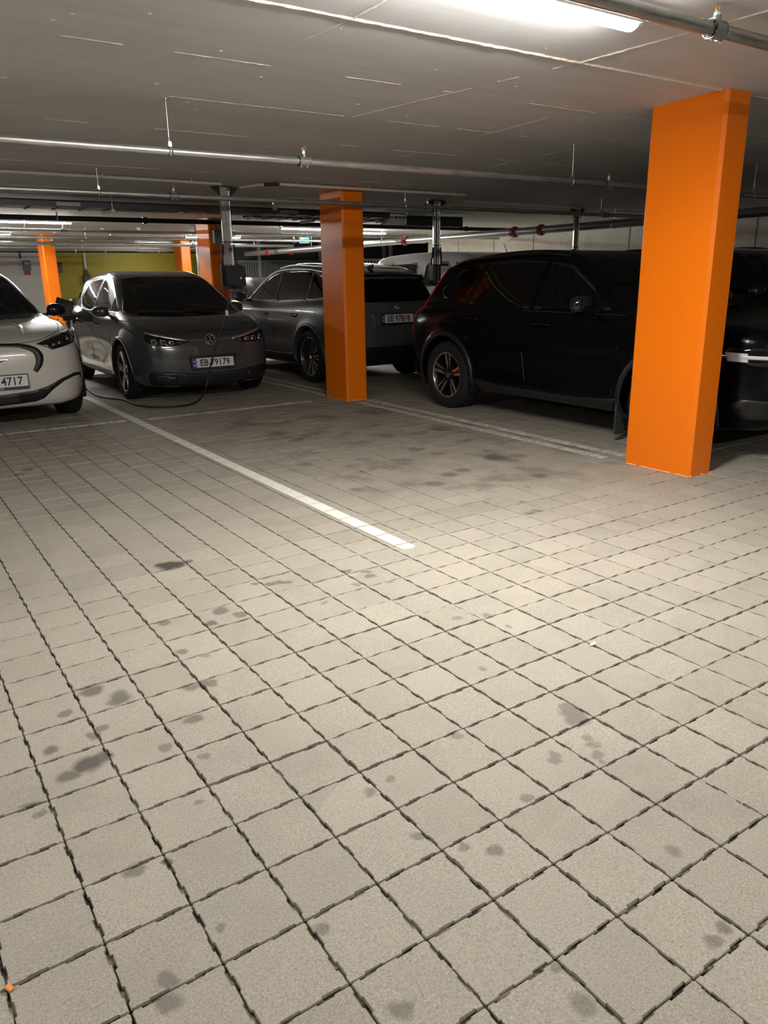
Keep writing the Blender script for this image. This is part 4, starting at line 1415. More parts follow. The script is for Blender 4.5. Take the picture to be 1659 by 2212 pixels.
def plate(parent, M_, txt, dealer=None, frame=True, blue=True, tx=0.0, w_=.52, h_=.11):
    """number plate; local x right, y up, z out"""
    g = bpy.data.objects.new('license_plate', None); COL.objects.link(g); g.parent = parent; g.matrix_local = M_
    if frame: MB().box((-w_ / 2 - .010, -h_ / 2 - .026, -.012), (w_ / 2 + .010, h_ / 2 + .010, .004), .003).build('plate_frame', M_TRIM, g)
    MB().box((-w_ / 2, -h_ / 2, 0), (w_ / 2, h_ / 2, .0065)).build('plate_panel', M_PLATE, g)
    if blue:
        MB().box((-w_ / 2, -h_ / 2, .0064), (-w_ / 2 + .046, h_ / 2, .0072)).build('country_band', M_PLBLUE, g)
        m = MB()
        m.box((-w_ / 2 + .010, .008, .0071), (-w_ / 2 + .036, .030, .0076)); m.build('flag', M_PLRED, g)
        m = MB(); m.box((-w_ / 2 + .010, .016, .0075), (-w_ / 2 + .036, .021, .0078)); m.box((-w_ / 2 + .017, .008, .0075), (-w_ / 2 + .022, .030, .0078)); m.build('flag_cross', M_WHITE, g)
        vs, fs = text_mesh('N', .034, 1.0, .0006)
        MB().add([(x - w_ / 2 + .023, y - .026, .0076) for x, y, z in vs], fs).build('country_letter', M_WHITE, g)
    vs, fs = text_mesh(txt, .110, .90, .0022)
    xs = [v[0] for v in vs]; cxx = (min(xs) + max(xs)) / 2
    ys = [v[1] for v in vs]; cyy = (min(ys) + max(ys)) / 2
    MB().add([(x - cxx + tx, y - cyy, .0072) for x, y, z in vs], fs).build('plate_text', M_PLTXT, g)
    if dealer:
        vs, fs = text_mesh(dealer, .020, 1.1, .0004)
        MB().add([(x, y - h_ / 2 - .014, .0048) for x, y, z in vs], fs).build('dealer_text', M_WHITE, g)
    return g


def basis(o, xdir, zdir):
    z = unit(zdir); x = unit(np.array(xdir) - z * (np.array(xdir) @ z)); y = np.cross(z, x)
    return Matrix(((x[0], y[0], z[0], o[0]), (x[1], y[1], z[1], o[1]), (x[2], y[2], z[2], o[2]), (0, 0, 0, 1)))


def seat(parent, x, y, zf=.52):
    m = MB()
    m.box((x - .24, y - .25, zf - .12), (x + .26, y + .25, zf + .06), .05)
    M_ = Matrix.Translation((x - .22, y, zf + .02)) @ Matrix.Rotation(math.radians(-20), 4, 'Y')
    m.box((-.07, -.24, 0), (.07, .24, .58), .05, M_)
    m.build('seat', M_INTG, parent)
    m = MB(); m.box((-.05, -.13, .60), (.05, .13, .78), .04, M_); m.cyl(tuple(M_ @ Vector((0, -.05, .55))), tuple(M_ @ Vector((0, -.05, .63))), .008, n=6); m.build('headrest', M_INTG, parent)


def cabin(parent, xd, seats, wheel_y=None, zf=.52, wid=.72):
    m = MB(); m.box((-1.4, -wid, .36), (1.1, wid, .40)); m.build('cabin_floor', M_INT, parent)
    m = MB()
    m.prism([(xd - .30, zf + .10), (xd + .30, zf + .10), (xd + .34, zf + .38), (xd + .10, zf + .45), (xd - .22, zf + .42), (xd - .32, zf + .30)], -wid, wid, lambda a, b, h: (a, h, b))
    m.build('dashboard', M_INT, parent)
    for x, y in seats: seat(parent, x, y, zf)
    m = MB(); m.box((-1.05, -.62, zf - .10), (-.62, .62, zf + .08), .05)
    M_ = Matrix.Translation((-1.02, 0, zf)) @ Matrix.Rotation(math.radians(-22), 4, 'Y'); m.box((-.07, -.62, 0), (.07, .62, .55), .05, M_)
    m.build('rear_bench', M_INTG, parent)
    if wheel_y is not None:
        c = np.array([xd - .36, wheel_y, zf + .42]); ax = unit((-.85, 0, .5)); u, v = frame_of(ax)
        m = MB(); m.tube([c + .185 * (math.cos(a) * u + math.sin(a) * v) for a in np.linspace(0, 2 * PI, 29)], .014, 8, caps=False)
        for a in (0.1, PI - .1, -PI / 2): m.tube([c, c + .18 * (math.cos(a) * u + math.sin(a) * v)], .012, 6)
        m.cyl(c - ax * .02, c + ax * .03, .05, .04, n=12)
        m.cyl(c - ax * .25, c, .03, n=10)
        m.build('steering_wheel', M_TRIM, parent)


def mirror(car, parent, x, y, z, side, cap, glossy=True, sc_=1.0):
    """door mirror on a stalk, housing outside"""
    g = bpy.data.objects.new('door_mirror', None); COL.objects.link(g); g.parent = parent; g.location = (x, y * side, z)
    m = MB(); n = 16; rows = []
    L = .20 * sc_
    for i, (f, hx, hz, zo) in enumerate(((0, .02, .03, -.01), (.12, .055, .058, 0), (.35, .075, .070, .004), (.7, .072, .064, .004), (.92, .05, .046, 0), (1.0, .015, .018, -.002))):
        for k in range(n):
            a = 2 * PI * k / n
            ca, sa = math.cos(a), math.sin(a)
            sx_ = abs(ca) ** .7 * (1 if ca > 0 else -1); sz_ = abs(sa) ** .7 * (1 if sa > 0 else -1)
            rows.append(((sx_ if sx_ > 0 else sx_ * .35) * hx * sc_ - f * .035, side * (.03 + f * L), zo + sz_ * hz * sc_))
    fs = []
    for i in range(5):
        for k in range(n):
            q = (i * n + k, i * n + (k + 1) % n, (i + 1) * n + (k + 1) % n, (i + 1) * n + k)
            fs.append(q if side < 0 else q[::-1])
    fs += [tuple(range(n)) if side > 0 else tuple(range(n))[::-1], tuple(range(5 * n, 6 * n))[::-1] if side > 0 else tuple(range(5 * n, 6 * n))]
    m.add(rows, fs, True); m.build('mirror_cap', cap, g)
    m = MB(); m.box((-.035, min(side * .045, side * .045 + side * .15 * sc_), -.05 * sc_), (-.026, max(side * .045, side * .045 + side * .15 * sc_), .052 * sc_), .004); m.build('mirror_glass', M_CHROME, g)
    m = MB(); m.tube([(.0, -side * .06, -.055), (.0, side * .02, -.05), (.0, side * .06, -.02)], [.022, .02, .018], 8); m.build('mirror_stalk', M_TRIM, g)
    return g


def handle(car, parent, x, z, side, mat, L=.19):
    p = car.project('side', [(x - L / 2, z), (x + L / 2, z)], side); N = car.normal(p)
    a, b = p; n0 = N[0]
    m = MB(); m.tube([a + n0 * .004, a * .9 + b * .1 + n0 * .034, (a + b) / 2 + n0 * .040, a * .1 + b * .9 + n0 * .034, b + n0 * .004], [.008, .012, .013, .012, .008], 8)
    return m.build('door_handle', mat, parent)


def arch_lips(car, parent, mat, width=.05, name='wheel_arch', off=.008, z0=.27):
    for ax in car.ax:
        for sd in (-1, 1):
            R = car.Ra + width * .5 + .004
            a0 = math.asin(max(-1, (z0 - car.R) / R))
            line = [(ax + R * math.cos(a), car.R + R * math.sin(a)) for a in np.linspace(a0, PI - a0, 22)]
            car.ribbon(name, 'side', line, width, mat, parent, sd, off, False, 0)


def wells(car, parent):
    for ax in car.ax:
        for sd in (-1, 1):
            m = MB(); n = 24; R = car.Ra + .012
            vs = []
            for k in range(n + 1):
                a = -.35 + (PI + .7) * k / n
                for y in (.55, car.S['ym'] - .10): vs.append((ax + R * math.cos(a), sd * y, car.R + R * math.sin(a)))
            fs = [(2 * k, 2 * k + 1, 2 * k + 3, 2 * k + 2) for k in range(n)]
            m.add(vs, fs, True)
            vs = [(ax + R * math.cos(-.35 + (PI + .7) * k / n), sd * .555, car.R + R * math.sin(-.35 + (PI + .7) * k / n)) for k in range(n + 1)]
            m.add(vs, [tuple(range(n + 1))])
            m.build('wheel_well', M_ARCH, parent)
# ================================================================= GREY HATCHBACK
def grey_hatch(loc, rz):
    t_ = thing('hatchback_car', 'grey electric hatchback facing the viewer with plate EB 79179', 'car', loc, rz, 'parked cars')
    S = dict(
        low=[(1.98, .20), (2.07, .19), (2.115, .26), (2.135, .42), (2.128, .58), (2.10, .70), (2.03, .795), (1.86, .885), (1.60, .965), (1.30, 1.025), (1.0, 1.05), (.4, 1.035), (-.5, 1.045), (-1.3, 1.07), (-1.85, 1.07), (-2.06, .99), (-2.125, .80), (-2.11, .55), (-2.06, .32), (-1.93, .21), (-1.2, .185), (0, .18), (1.2, .185)],
        green=[(1.46, .93), (1.36, 1.02), (1.10, 1.145), (.72, 1.325), (.42, 1.455), (.12, 1.53), (-.3, 1.566), (-.9, 1.556), (-1.4, 1.522), (-1.76, 1.468), (-1.84, 1.41), (-1.96, 1.18), (-2.05, .98), (-1.9, .86), (-1.0, .84), (0, .84), (1.0, .84)],
        plan=[(2.14, 0), (2.135, .28), (2.112, .48), (2.055, .65), (1.94, .775), (1.74, .855), (1.30, .895), (.6, .902), (-.4, .903), (-1.2, .905), (-1.6, .893), (-1.88, .85), (-2.02, .76), (-2.09, .60), (-2.12, .32), (-2.125, 0)],
        sec=[(.0, .10), (.17, .055), (.30, .018), (.45, .002), (.58, .0), (.72, .006), (.86, .022), (.97, .05), (1.08, .09), (1.6, .3)],
        ghw=[(.8, .85), (.95, .835), (1.05, .812), (1.20, .752), (1.35, .682), (1.45, .628), (1.55, .555), (1.7, .44)],
        gtap=[(-2.3, .12), (-2.0, .09), (-1.4, .03), (-.6, .0), (.2, .0), (.8, .02), (1.2, .05), (1.6, .09)],
        axles=(1.275, -1.495), tyre_r=.345, arch_r=.395, xr=(-2.16, 2.17), ym=.97, zr=1.62, flare=.010, gbow=.26, bow=.04,
        dent=[(-.1, .52, .75, .13, .020), (.0, .36, 1.0, .06, -.006)])
    car = Car(S).mesh(.024)
    fw = [(.60, 1.075), (.37, 1.235), (.10, 1.395), (-.17, 1.440), (-.20, 1.25), (-.22, 1.068)]
    rw = [(-.31, 1.068), (-.29, 1.25), (-.265, 1.445), (-.60, 1.452), (-.92, 1.425), (-1.16, 1.335), (-1.30, 1.20), (-1.15, 1.10), (-.9, 1.072)]
    qw = [(.98, 1.062), (.82, 1.15), (.67, 1.235), (.665, 1.07)]
    for sd in (-1, 1):
        car.region('front_window', 'side', fw, sd, .2, lambda c: c[:, 2] > 1.02, 3)
        car.region('rear_window', 'side', rw, sd, .2, lambda c: c[:, 2] > 1.02, 3)
        car.region('quarter_window', 'side', qw, sd, .2, lambda c: c[:, 2] > 1.02, 2)
    ws = [(-.735, 1.045), (-.40, 1.01), (0, .995), (.40, 1.01), (.735, 1.045), (.66, 1.22), (.575, 1.405), (.52, 1.452), (.25, 1.475), (0, 1.48), (-.25, 1.475), (-.52, 1.452), (-.575, 1.405), (-.66, 1.22)]
    car.region('windshield', 'front', ws, 0, .12, lambda c: (c[:, 0] > .15) & (c[:, 2] > .97), 4)
    car.region('rear_windshield', 'rear', [(-.62, 1.13), (0, 1.11), (.62, 1.13), (.54, 1.38), (0, 1.40), (-.54, 1.38)], 0, .2, lambda c: (c[:, 0] < -1.5), 3)
    # black roof and cowl
    car.region('roof_panel', 'top', [(.40, 0), (.37, .44), (.20, .565), (-.6, .585), (-1.4, .56), (-1.75, .50), (-1.80, 0), (-1.75, -.50), (-1.4, -.56), (-.6, -.585), (.20, -.565), (.37, -.44)], 0, .5, lambda c: c[:, 2] > 1.38, 3)
    car.region('cowl_panel', 'top', [(1.50, 0), (1.475, .35), (1.40, .60), (1.22, .80), (1.05, .80), (1.0, .0), (1.05, -.80), (1.22, -.80), (1.40, -.60), (1.475, -.35)], 0, .25, lambda c: c[:, 2] > .9, 3)
    car.region('hood', 'top', [(2.045, 0), (2.03, .35), (1.97, .58), (1.80, .735), (1.45, .815), (1.22, .84), (1.20, .3), (1.20, 0), (1.20, -.3), (1.22, -.84), (1.45, -.815), (1.80, -.735), (1.97, -.58), (2.03, -.35)], 0, .15, lambda c: c[:, 2] > .72, 3)
    fd = [(.98, 1.05), (.86, .80), (.80, .40), (.74, .30), (-.20, .30), (-.24, .6), (-.245, 1.055)]
    rd = [(-.255, 1.055), (-.25, .6), (-.21, .30), (-.98, .30), (-1.06, .50), (-1.12, .76), (-1.26, .95), (-1.26, 1.07)]
    for sd in (-1, 1):
        car.region('front_door', 'side', fd, sd, .2, lambda c: c[:, 2] < 1.09, 0)
        car.region('rear_door', 'side', rd, sd, .2, lambda c: c[:, 2] < 1.12, 0)
    car.region('tailgate', 'rear', [(-.72, .62), (0, .60), (.72, .62), (.74, 1.0), (.60, 1.42), (0, 1.46), (-.60, 1.42), (-.74, 1.0)], 0, .15, lambda c: c[:, 0] < -1.5, 2)
    pt = paint('grey_paint', (.050, .052, .057), .22, coat=.75)
    blk = M_GLOSSB
    mats = dict(body=pt, hood=pt, front_door=pt, rear_door=pt, tailgate=blk, roof_panel=blk, cowl_panel=M_TRIM, windshield=M_GLASS, rear_windshield=M_TINT, front_window=M_GLASS, rear_window=M_GLASS, quarter_window=M_GLASS)
    car.build(dict(body='body_shell', rear_windshield='rear_windshield'), mats, t_)
    car.lining(t_, M_INT)
    wells(car, t_)
    seal = M_TRIM
    for sd in (-1, 1):
        for p in (fw, rw, qw): car.ribbon('window_seal', 'side', p, .022, seal, t_, sd, .0015, True, 3)
        car.patch('pillar_trim', 'side', [(-.225, 1.07), (-.175, 1.44), (-.262, 1.444), (-.307, 1.07)], M_GLOSSB, t_, sd, .0008, 0, .03, .003)
        # bright roof-rail line over the doors
        car.ribbon('window_chrome', 'side', [(.92, 1.105), (.62, 1.27), (.30, 1.425), (.05, 1.485), (-.5, 1.497), (-.95, 1.468), (-1.25, 1.37), (-1.42, 1.20)], .016, M_SATIN, t_, sd, .003)
        car.ribbon('belt_chrome', 'side', [(1.02, 1.047), (.5, 1.050), (-.3, 1.046), (-.9, 1.052), (-1.18, 1.085), (-1.36, 1.20)], .016, M_SATIN, t_, sd, .003)
        for ln in ([(.985, 1.04), (.90, .85), (.83, .60), (.80, .40), (.75, .31), (.3, .30), (-.20, .30)], [(-.25, 1.05), (-.247, .6), (-.21, .30)], [(-.21, .30), (-.98, .30), (-1.06, .50), (-1.12, .76), (-1.26, .95)]):
            car.ribbon('shut_line', 'side', ln, .009, M_GASKET, t_, sd, .0012, False, 3)
        handle(car, t_, .02, .885, sd, pt); handle(car, t_, -.98, .905, sd, pt)
        car.patch('sill_trim', 'side', [(.78, .27), (.70, .215), (-.98, .215), (-1.06, .27), (-.9, .285), (.6, .285)], M_TRIM, t_, sd, .006, 0)
        mirror(car, t_, .66, .80, 1.055, sd, paint('mirror_grey', (.115, .117, .122), .3) if False else pt)
    car.ribbon('windshield_seal', 'front', ws, .030, M_TRIM, t_, 1, .002, True, 4)
    car.ribbon('shut_line', 'top', [(1.24, .845), (1.5, .81), (1.80, .735), (1.97, .58), (2.03, .35), (2.045, 0), (2.03, -.35), (1.97, -.58), (1.80, -.735), (1.5, -.81), (1.24, -.845)], .008, M_GASKET, t_, 1, .0012)
    # headlights
    for sd in (-1, 1):
        hl = [(sd * .255, .735), (sd * .42, .775), (sd * .60, .815), (sd * .735, .850), (sd * .760, .80), (sd * .735, .735), (sd * .64, .695), (sd * .50, .680), (sd * .40, .690), (sd * .32, .710)]
        if sd < 0: hl = hl[::-1]
        h = car.patch('headlight', 'front', hl, M_GLOSSB, t_, 1, .003, 2, .025)
        car.patch('brow_strip', 'front', [(sd * .27, .742), (sd * .50, .797), (sd * .73, .852), (sd * .745, .832), (sd * .52, .772), (sd * .30, .730)], M_SATIN, h, 1, .006, 2, .03, .004)
        for k, (a, b) in enumerate(((.44, .505), (.535, .60), (.635, .695))):
            car.patch('led_cluster', 'front', [(sd * a, .705), (sd * b, .700), (sd * (b + .004), .748 + k * .012), (sd * (a + .012), .742 + k * .012)], M_REFL, h, 1, .007, 0, .02, .004)
            car.patch('led_lens', 'front', [(sd * (a + .012), .712), (sd * (b - .014), .709), (sd * (b - .012), .728 + k * .01), (sd * (a + .018), .726 + k * .01)], M_RIMD, h, 1, .009, 0, .02, .004)
        car.patch('amber_marker', 'front', [(sd * .34, .712), (sd * .405, .702), (sd * .405, .728), (sd * .35, .728)], M_AMBER, h, 1, .007, 0, .02, .004)
        car.ribbon('light_bar', 'front', [(sd * .26, .737), (sd * .18, .737), (sd * .085, .738)], .013, M_CHROME, t_, 1, .005)
        # side air intake and honeycomb print
        dots = MB(); hexes = []
        for r in range(7):
            for c in range(9):
                if r + c * .6 > 9: continue
                yy = sd * (.70 - c * .043 - (r % 2) * .021); zz = .505 - r * .020
                if abs(yy) > .34: hexes += [(yy + .015 * math.cos(k * PI / 3), zz + .0075 * math.sin(k * PI / 3)) for k in range(6)]
        q = car.project('front', hexes); q = q + car.normal(q) * .0012
        dots.add(q, [tuple(range(6 * k, 6 * k + 6)) for k in range(len(hexes) // 6)])
        tag(dots.build('honeycomb_print', simple('honeycomb_grey', (.072, .074, .079), .35), t_), kind='stuff')
    car.patch('lower_grille', 'front', [(-.73, .385), (-.60, .392), (-.3, .352), (0, .342), (.3, .352), (.60, .392), (.73, .385), (.745, .30), (.71, .215), (.55, .19), (0, .185), (-.55, .19), (-.71, .215), (-.745, .30)], M_TRIM, t_, 1, .004, 2, .03)
    for z in (.245, .285): car.ribbon('grille_bar', 'front', [(-.60, z), (-.3, z - .004), (0, z - .005), (.3, z - .004), (.60, z)], .010, M_GASKET, t_, 1, .008)
    for sd in (-1, 1): car.patch('intake_panel', 'front', [(sd * .44, .225), (sd * .69, .232), (sd * .70, .355), (sd * .45, .335)], M_TRIM, t_, 1, .008, 0, .03)
    car.patch('number_recess', 'front', [(-.30, .555), (.30, .555), (.275, .405), (-.275, .405)], M_TRIM, t_, 1, .003, 0, .03)
    p = car.project('front', [(0, .47)])[0]
    plate(t_, basis(p + np.array([.014, 0, 0]), (0, 1, 0), (1, 0, .10)), 'EB 79179', 'volkswagen.no' if False else None, tx=.022)
    # round emblem on the nose
    p = car.project('front', [(0, .735)])[0]; n = car.normal(p[None])[0]
    e = bpy.data.objects.new('emblem', None); COL.objects.link(e); e.parent = t_; e.matrix_local = basis(p + n * .004, (0, 1, 0), n)
    MB().cyl((0, 0, -.006), (0, 0, .003), .066, n=32).build('emblem_disc', M_GLOSSB, e)
    MB().lathe([(.0665, 0), (.0665, .007), (.0585, .007), (.0585, 0)], (0, 0, 0), (0, 0, 1), 36).build('emblem_ring', M_SATIN, e)
    m = MB()
    def stroke(a, b, wd=.0085):
        a = np.array(a); b = np.array(b); d = unit(b - a); q = np.array([-d[1], d[0]]) * wd / 2
        m.prism([tuple(a - q), tuple(b - q), tuple(b + q), tuple(a + q)], .002, .007)
    for s in (-1, 1):
        stroke((s * .023, .054), (s * .0, .006)); stroke((s * .050, .034), (s * .022, -.044)); stroke((s * .022, -.044), (s * .0, .0))
    m.build('emblem_letters', M_SATIN, e)
    # wipers
    for y0, y1 in ((.55, -.05), (-.05, -.60)):
        q = car.project('front', [(y0, 1.005 + .02), (y1, 1.05)]); n = car.normal(q)
        MB().tube([q[0] + n[0] * .02, (q[0] + q[1]) / 2 + n[0] * .03, q[1] + n[1] * .015], .008, 6).build('wiper', M_GASKET, t_)
    for ax in car.ax:
        for sd in (-1, 1): wheel(t_, (ax, sd * .785, .345), .345, sd, .248, .215, 'star')
    arch_lips(car, t_, pt, .03, 'wheel_arch', .004)
    cabin(t_, .95, [(.05, .36), (.05, -.36)], .36, .56, .70)
    # charging flap stands open on the rear right wing
    f = bpy.data.objects.new('charge_flap', None); COL.objects.link(f); f.parent = t_; f.location = (-1.40, -.885, .93); f.rotation_euler = (0, 0, math.radians(-8))
    M_ = Matrix.Rotation(math.radians(-12), 4, 'X') @ Matrix.Rotation(math.radians(-26), 4, 'Y')
    MB().box((-.010, -.275, -.06), (.010, -.02, .215), .009, Matrix.Rotation(math.radians(-20), 4, 'X')).build('flap_panel', M_TRIM, f)
    MB().box((-.07, -.012, -.10), (.07, .02, .06), .008).build('socket_panel', M_TRIM, f)
    m = MB(); m.tube([(.0, -.01, -.02), (.0, -.09, -.025), (.01, -.14, -.035)], [.032, .030, .022], 10); m.build('charge_plug', M_BLK, f)
    return t_, car


if 'NO_CARS' not in globals():
    grey_hatch((1.965, 9.66, 0), math.radians(-91.5))
# ================================================================= WHITE CROSSOVER (left edge)
def white_crossover(loc, rz):
    t_ = thing('crossover_car', 'white electric crossover at the left edge with black grille outline', 'car', loc, rz, 'parked cars')
    S = dict(
        low=[(2.16, .215), (2.28, .235), (2.35, .33), (2.375, .50), (2.37, .66), (2.33, .80), (2.25, .875), (2.05, .945), (1.7, 1.005), (1.3, 1.05), (1.0, 1.075), (.3, 1.05), (-.8, 1.08), (-1.6, 1.11), (-2.1, 1.09), (-2.3, .98), (-2.35, .80), (-2.30, .45), (-2.15, .25), (-1.5, .2), (0, .19), (1.6, .195)],
        green=[(1.30, 1.0), (1.10, 1.09), (.62, 1.35), (.22, 1.52), (-.2, 1.605), (-.7, 1.61), (-1.3, 1.53), (-1.9, 1.32), (-2.22, 1.13), (-2.1, .95), (0, .85), (1.0, .85)],
        plan=[(2.38, 0), (2.37, .30), (2.335, .52), (2.26, .69), (2.13, .81), (1.92, .885), (1.5, .935), (.7, .93), (-.4, .93), (-1.2, .945), (-1.7, .93), (-2.05, .87), (-2.25, .74), (-2.33, .45), (-2.35, 0)],
        sec=[(0, .12), (.19, .07), (.30, .03), (.45, .0), (.62, .0), (.78, .012), (.92, .035), (1.02, .07), (1.1, .11), (1.7, .3)],
        ghw=[(.8, .86), (.98, .845), (1.08, .815), (1.25, .74), (1.40, .665), (1.5, .605), (1.6, .52), (1.75, .4)],
        gtap=[(-2.4, .2), (-2.0, .14), (-1.4, .05), (-.6, 0), (.2, 0), (.8, .02), (1.2, .05), (1.6, .09)],
        axles=(1.485, -1.495), tyre_r=.365, arch_r=.42, xr=(-2.4, 2.42), ym=1.02, zr=1.66, flare=.022, bow=.05, gbow=.24, k_low=.09,
        dent=[(-.1, .55, .8, .15, .02)])
    car = Car(S).mesh(.026)
    fw = [(.66, 1.10), (.35, 1.29), (.08, 1.44), (-.22, 1.50), (-.26, 1.10)]
    rw = [(-.34, 1.10), (-.32, 1.50), (-.7, 1.50), (-1.1, 1.42), (-1.45, 1.26), (-1.2, 1.13)]
    for sd in (-1, 1):
        car.region('front_window', 'side', fw, sd, .2, lambda c: c[:, 2] > 1.05, 2)
        car.region('rear_window', 'side', rw, sd, .2, lambda c: c[:, 2] > 1.05, 2)
    ws = [(-.74, 1.09), (-.4, 1.055), (0, 1.045), (.4, 1.055), (.74, 1.09), (.62, 1.34), (.535, 1.49), (.3, 1.525), (0, 1.535), (-.3, 1.525), (-.535, 1.49), (-.62, 1.34)]
    car.region('windshield', 'front', ws, 0, .12, lambda c: (c[:, 0] > .0) & (c[:, 2] > 1.0), 3)
    car.region('rear_windshield', 'rear', [(-.6, 1.17), (.6, 1.17), (.5, 1.42), (0, 1.46), (-.5, 1.42)], 0, .1, lambda c: c[:, 0] < -1.0, 2)
    hood = [(2.28, 0), (2.27, .35), (2.20, .52), (2.02, .68), (1.7, .76), (1.2, .80), (1.12, .4), (1.12, 0), (1.12, -.4), (1.2, -.80), (1.7, -.76), (2.02, -.68), (2.20, -.52), (2.27, -.35)]
    car.region('hood', 'top', hood, 0, .12, lambda c: c[:, 2] > .8, 3)
    fd = [(.98, 1.06), (.92, .80), (.92, .36), (.80, .30), (-.24, .30), (-.28, 1.07)]
    rd = [(-.29, 1.07), (-.25, .30), (-.95, .30), (-1.05, .5), (-1.15, .8), (-1.3, 1.0), (-1.3, 1.09)]
    for sd in (-1, 1):
        car.region('front_door', 'side', fd, sd, .2, lambda c: c[:, 2] < 1.1, 0)
        car.region('rear_door', 'side', rd, sd, .2, lambda c: c[:, 2] < 1.12, 0)
    pt = paint('white_paint', (.60, .57, .52), .3, coat=.8)
    mats = dict(body=pt, hood=pt, front_door=pt, rear_door=pt, windshield=M_GLASS, rear_windshield=M_TINT, front_window=M_GLASS, rear_window=M_TINT)
    car.build(dict(body='body_shell'), mats, t_)
    car.lining(t_, M_INT); wells(car, t_)
    for sd in (-1, 1):
        for p in (fw, rw): car.ribbon('window_seal', 'side', p, .03, M_TRIM, t_, sd, .0015, True, 2)
        for ln in (fd, rd): car.ribbon('shut_line', 'side', ln, .009, M_GASKET, t_, sd, .0012, True, 0)
        car.patch('sill_trim', 'side', [(1.0, .30), (.9, .215), (-.95, .215), (-1.05, .30)], M_TRIM, t_, sd, .006, 0)
        mirror(car, t_, .80, .835, 1.115, sd, M_GLOSSB, True, 1.08)
    car.ribbon('windshield_seal', 'front', ws, .035, M_TRIM, t_, 1, .002, True, 3)
    car.ribbon('shut_line', 'top', [(1.2, .80), (1.7, .76), (2.02, .68), (2.20, .52), (2.27, .35), (2.28, 0), (2.27, -.35), (2.20, -.52), (2.02, -.68), (1.7, -.76), (1.2, -.80)], .008, M_GASKET, t_, 1, .0012)
    car.patch('cowl_panel', 'top', [(1.20, -.66), (1.24, 0), (1.20, .66), (1.05, .74), (1.10, 0), (1.05, -.74)], M_TRIM, t_, 1, .003, 2)
    for sd in (-1, 1):     # creases pressed into the bonnet
        car.ribbon('hood_crease', 'top', [(1.25, sd * .34), (1.7, sd * .36), (2.1, sd * .33)], [.02, .09, .02], pt, t_, 1, .003)
    for sd in (-1, 1):
        hl = [(sd * .40, .838), (sd * .55, .885), (sd * .70, .935), (sd * .80, .955), (sd * .855, .92), (sd * .875, .855), (sd * .80, .825), (sd * .66, .795), (sd * .545, .775), (sd * .50, .80)]
        if sd < 0: hl = hl[::-1]
        h = car.patch('headlight', 'front', hl, M_GLOSSB, t_, 1, .004, 0, .022)
        for k in range(4): car.patch('led_lens', 'front', [(sd * (.555 + .032 * k), .812 + .006 * k), (sd * (.580 + .032 * k), .814 + .006 * k), (sd * (.580 + .032 * k), .834 + .008 * k), (sd * (.557 + .032 * k), .832 + .008 * k)], M_RIMD if k % 2 else M_REFL, h, 1, .007, 0, .02, .003)
        car.patch('led_bar', 'front', [(sd * .715, .855), (sd * .745, .858), (sd * .735, .895), (sd * .722, .893)], M_REFL, h, 1, .007, 0, .02, .003)
    # black inverted-U outline of the closed grille
    outer = [(-.345, .575), (-.395, .65), (-.405, .725), (-.37, .785), (-.25, .83), (-.12, .842), (0, .844), (.12, .842), (.25, .83), (.37, .785), (.405, .725), (.395, .65), (.345, .575)]
    car.ribbon('grille_outline', 'front', outer, [.045, .07, .085, .065, .045, .04, .04, .04, .045, .065, .085, .07, .045], M_TRIM, t_, 1, .007, False, 4)
    low = [(0, .37), (.30, .385), (.45, .42), (.60, .485), (.75, .525), (.835, .515), (.865, .44), (.88, .37), (.86, .44), (.82, .485), (.74, .49), (.62, .455), (.50, .385), (.40, .30), (.32, .275), (0, .262)]
    full = low + [(-a, b) for a, b in low[1:-1][::-1]]
    car.patch('lower_grille', 'front', full, M_TRIM, t_, 1, .004, 0, .028)
    car.patch('honeycomb_grille', 'front', [(-.17, .275), (.17, .275), (.17, .365), (-.17, .365)], simple('mesh_grey', (.03, .03, .032), .4), t_, 1, .007, 0)
    car.patch('front_lip', 'front', [(-.80, .245), (-.5, .218), (0, .20), (.5, .218), (.80, .245), (.82, .22), (.6, .16), (0, .15), (-.6, .16), (-.82, .22)], M_TRIM, t_, 1, .006, 0, .03)
    p = car.project('front', [(0, .50)])[0]
    plate(t_, basis(p + np.array([.014, 0, 0]), (0, 1, 0), (1, 0, .06)), '4717', 'land Bil', tx=.115, blue=True)
    # running-horse badge: only its tail end is in the picture
    p = car.project('front', [(0, .685)])[0]; n = car.normal(p[None])[0]
    e = bpy.data.objects.new('emblem', None); COL.objects.link(e); e.parent = t_; e.matrix_local = basis(p + n * .003, (0, 1, 0), n)
    MB().prism([(-.10, .012), (-.05, .028), (.0, .022), (.04, .014), (.055, .018), (.085, .020), (.088, .014), (.060, .010), (.045, .004), (.03, -.012), (.012, -.018), (.018, -.004), (-.03, -.006), (-.06, -.020), (-.055, -.002), (-.09, -.004)], 0, .005).build('badge_plate', M_GLOSSB, e)
    for ax in car.ax:
        for sd in (-1, 1): wheel(t_, (ax, sd * .80, .365), .365, sd, .25, .225, 'five_y')
    arch_lips(car, t_, M_TRIM, .05, 'wheel_arch', .008)
    cabin(t_, .85, [(-.05, .38), (-.05, -.38)], .38, .58, .72)
    return t_, car


if 'NO_CARS' not in globals():
    white_crossover((-.62, 9.24, 0), math.radians(-88.6))
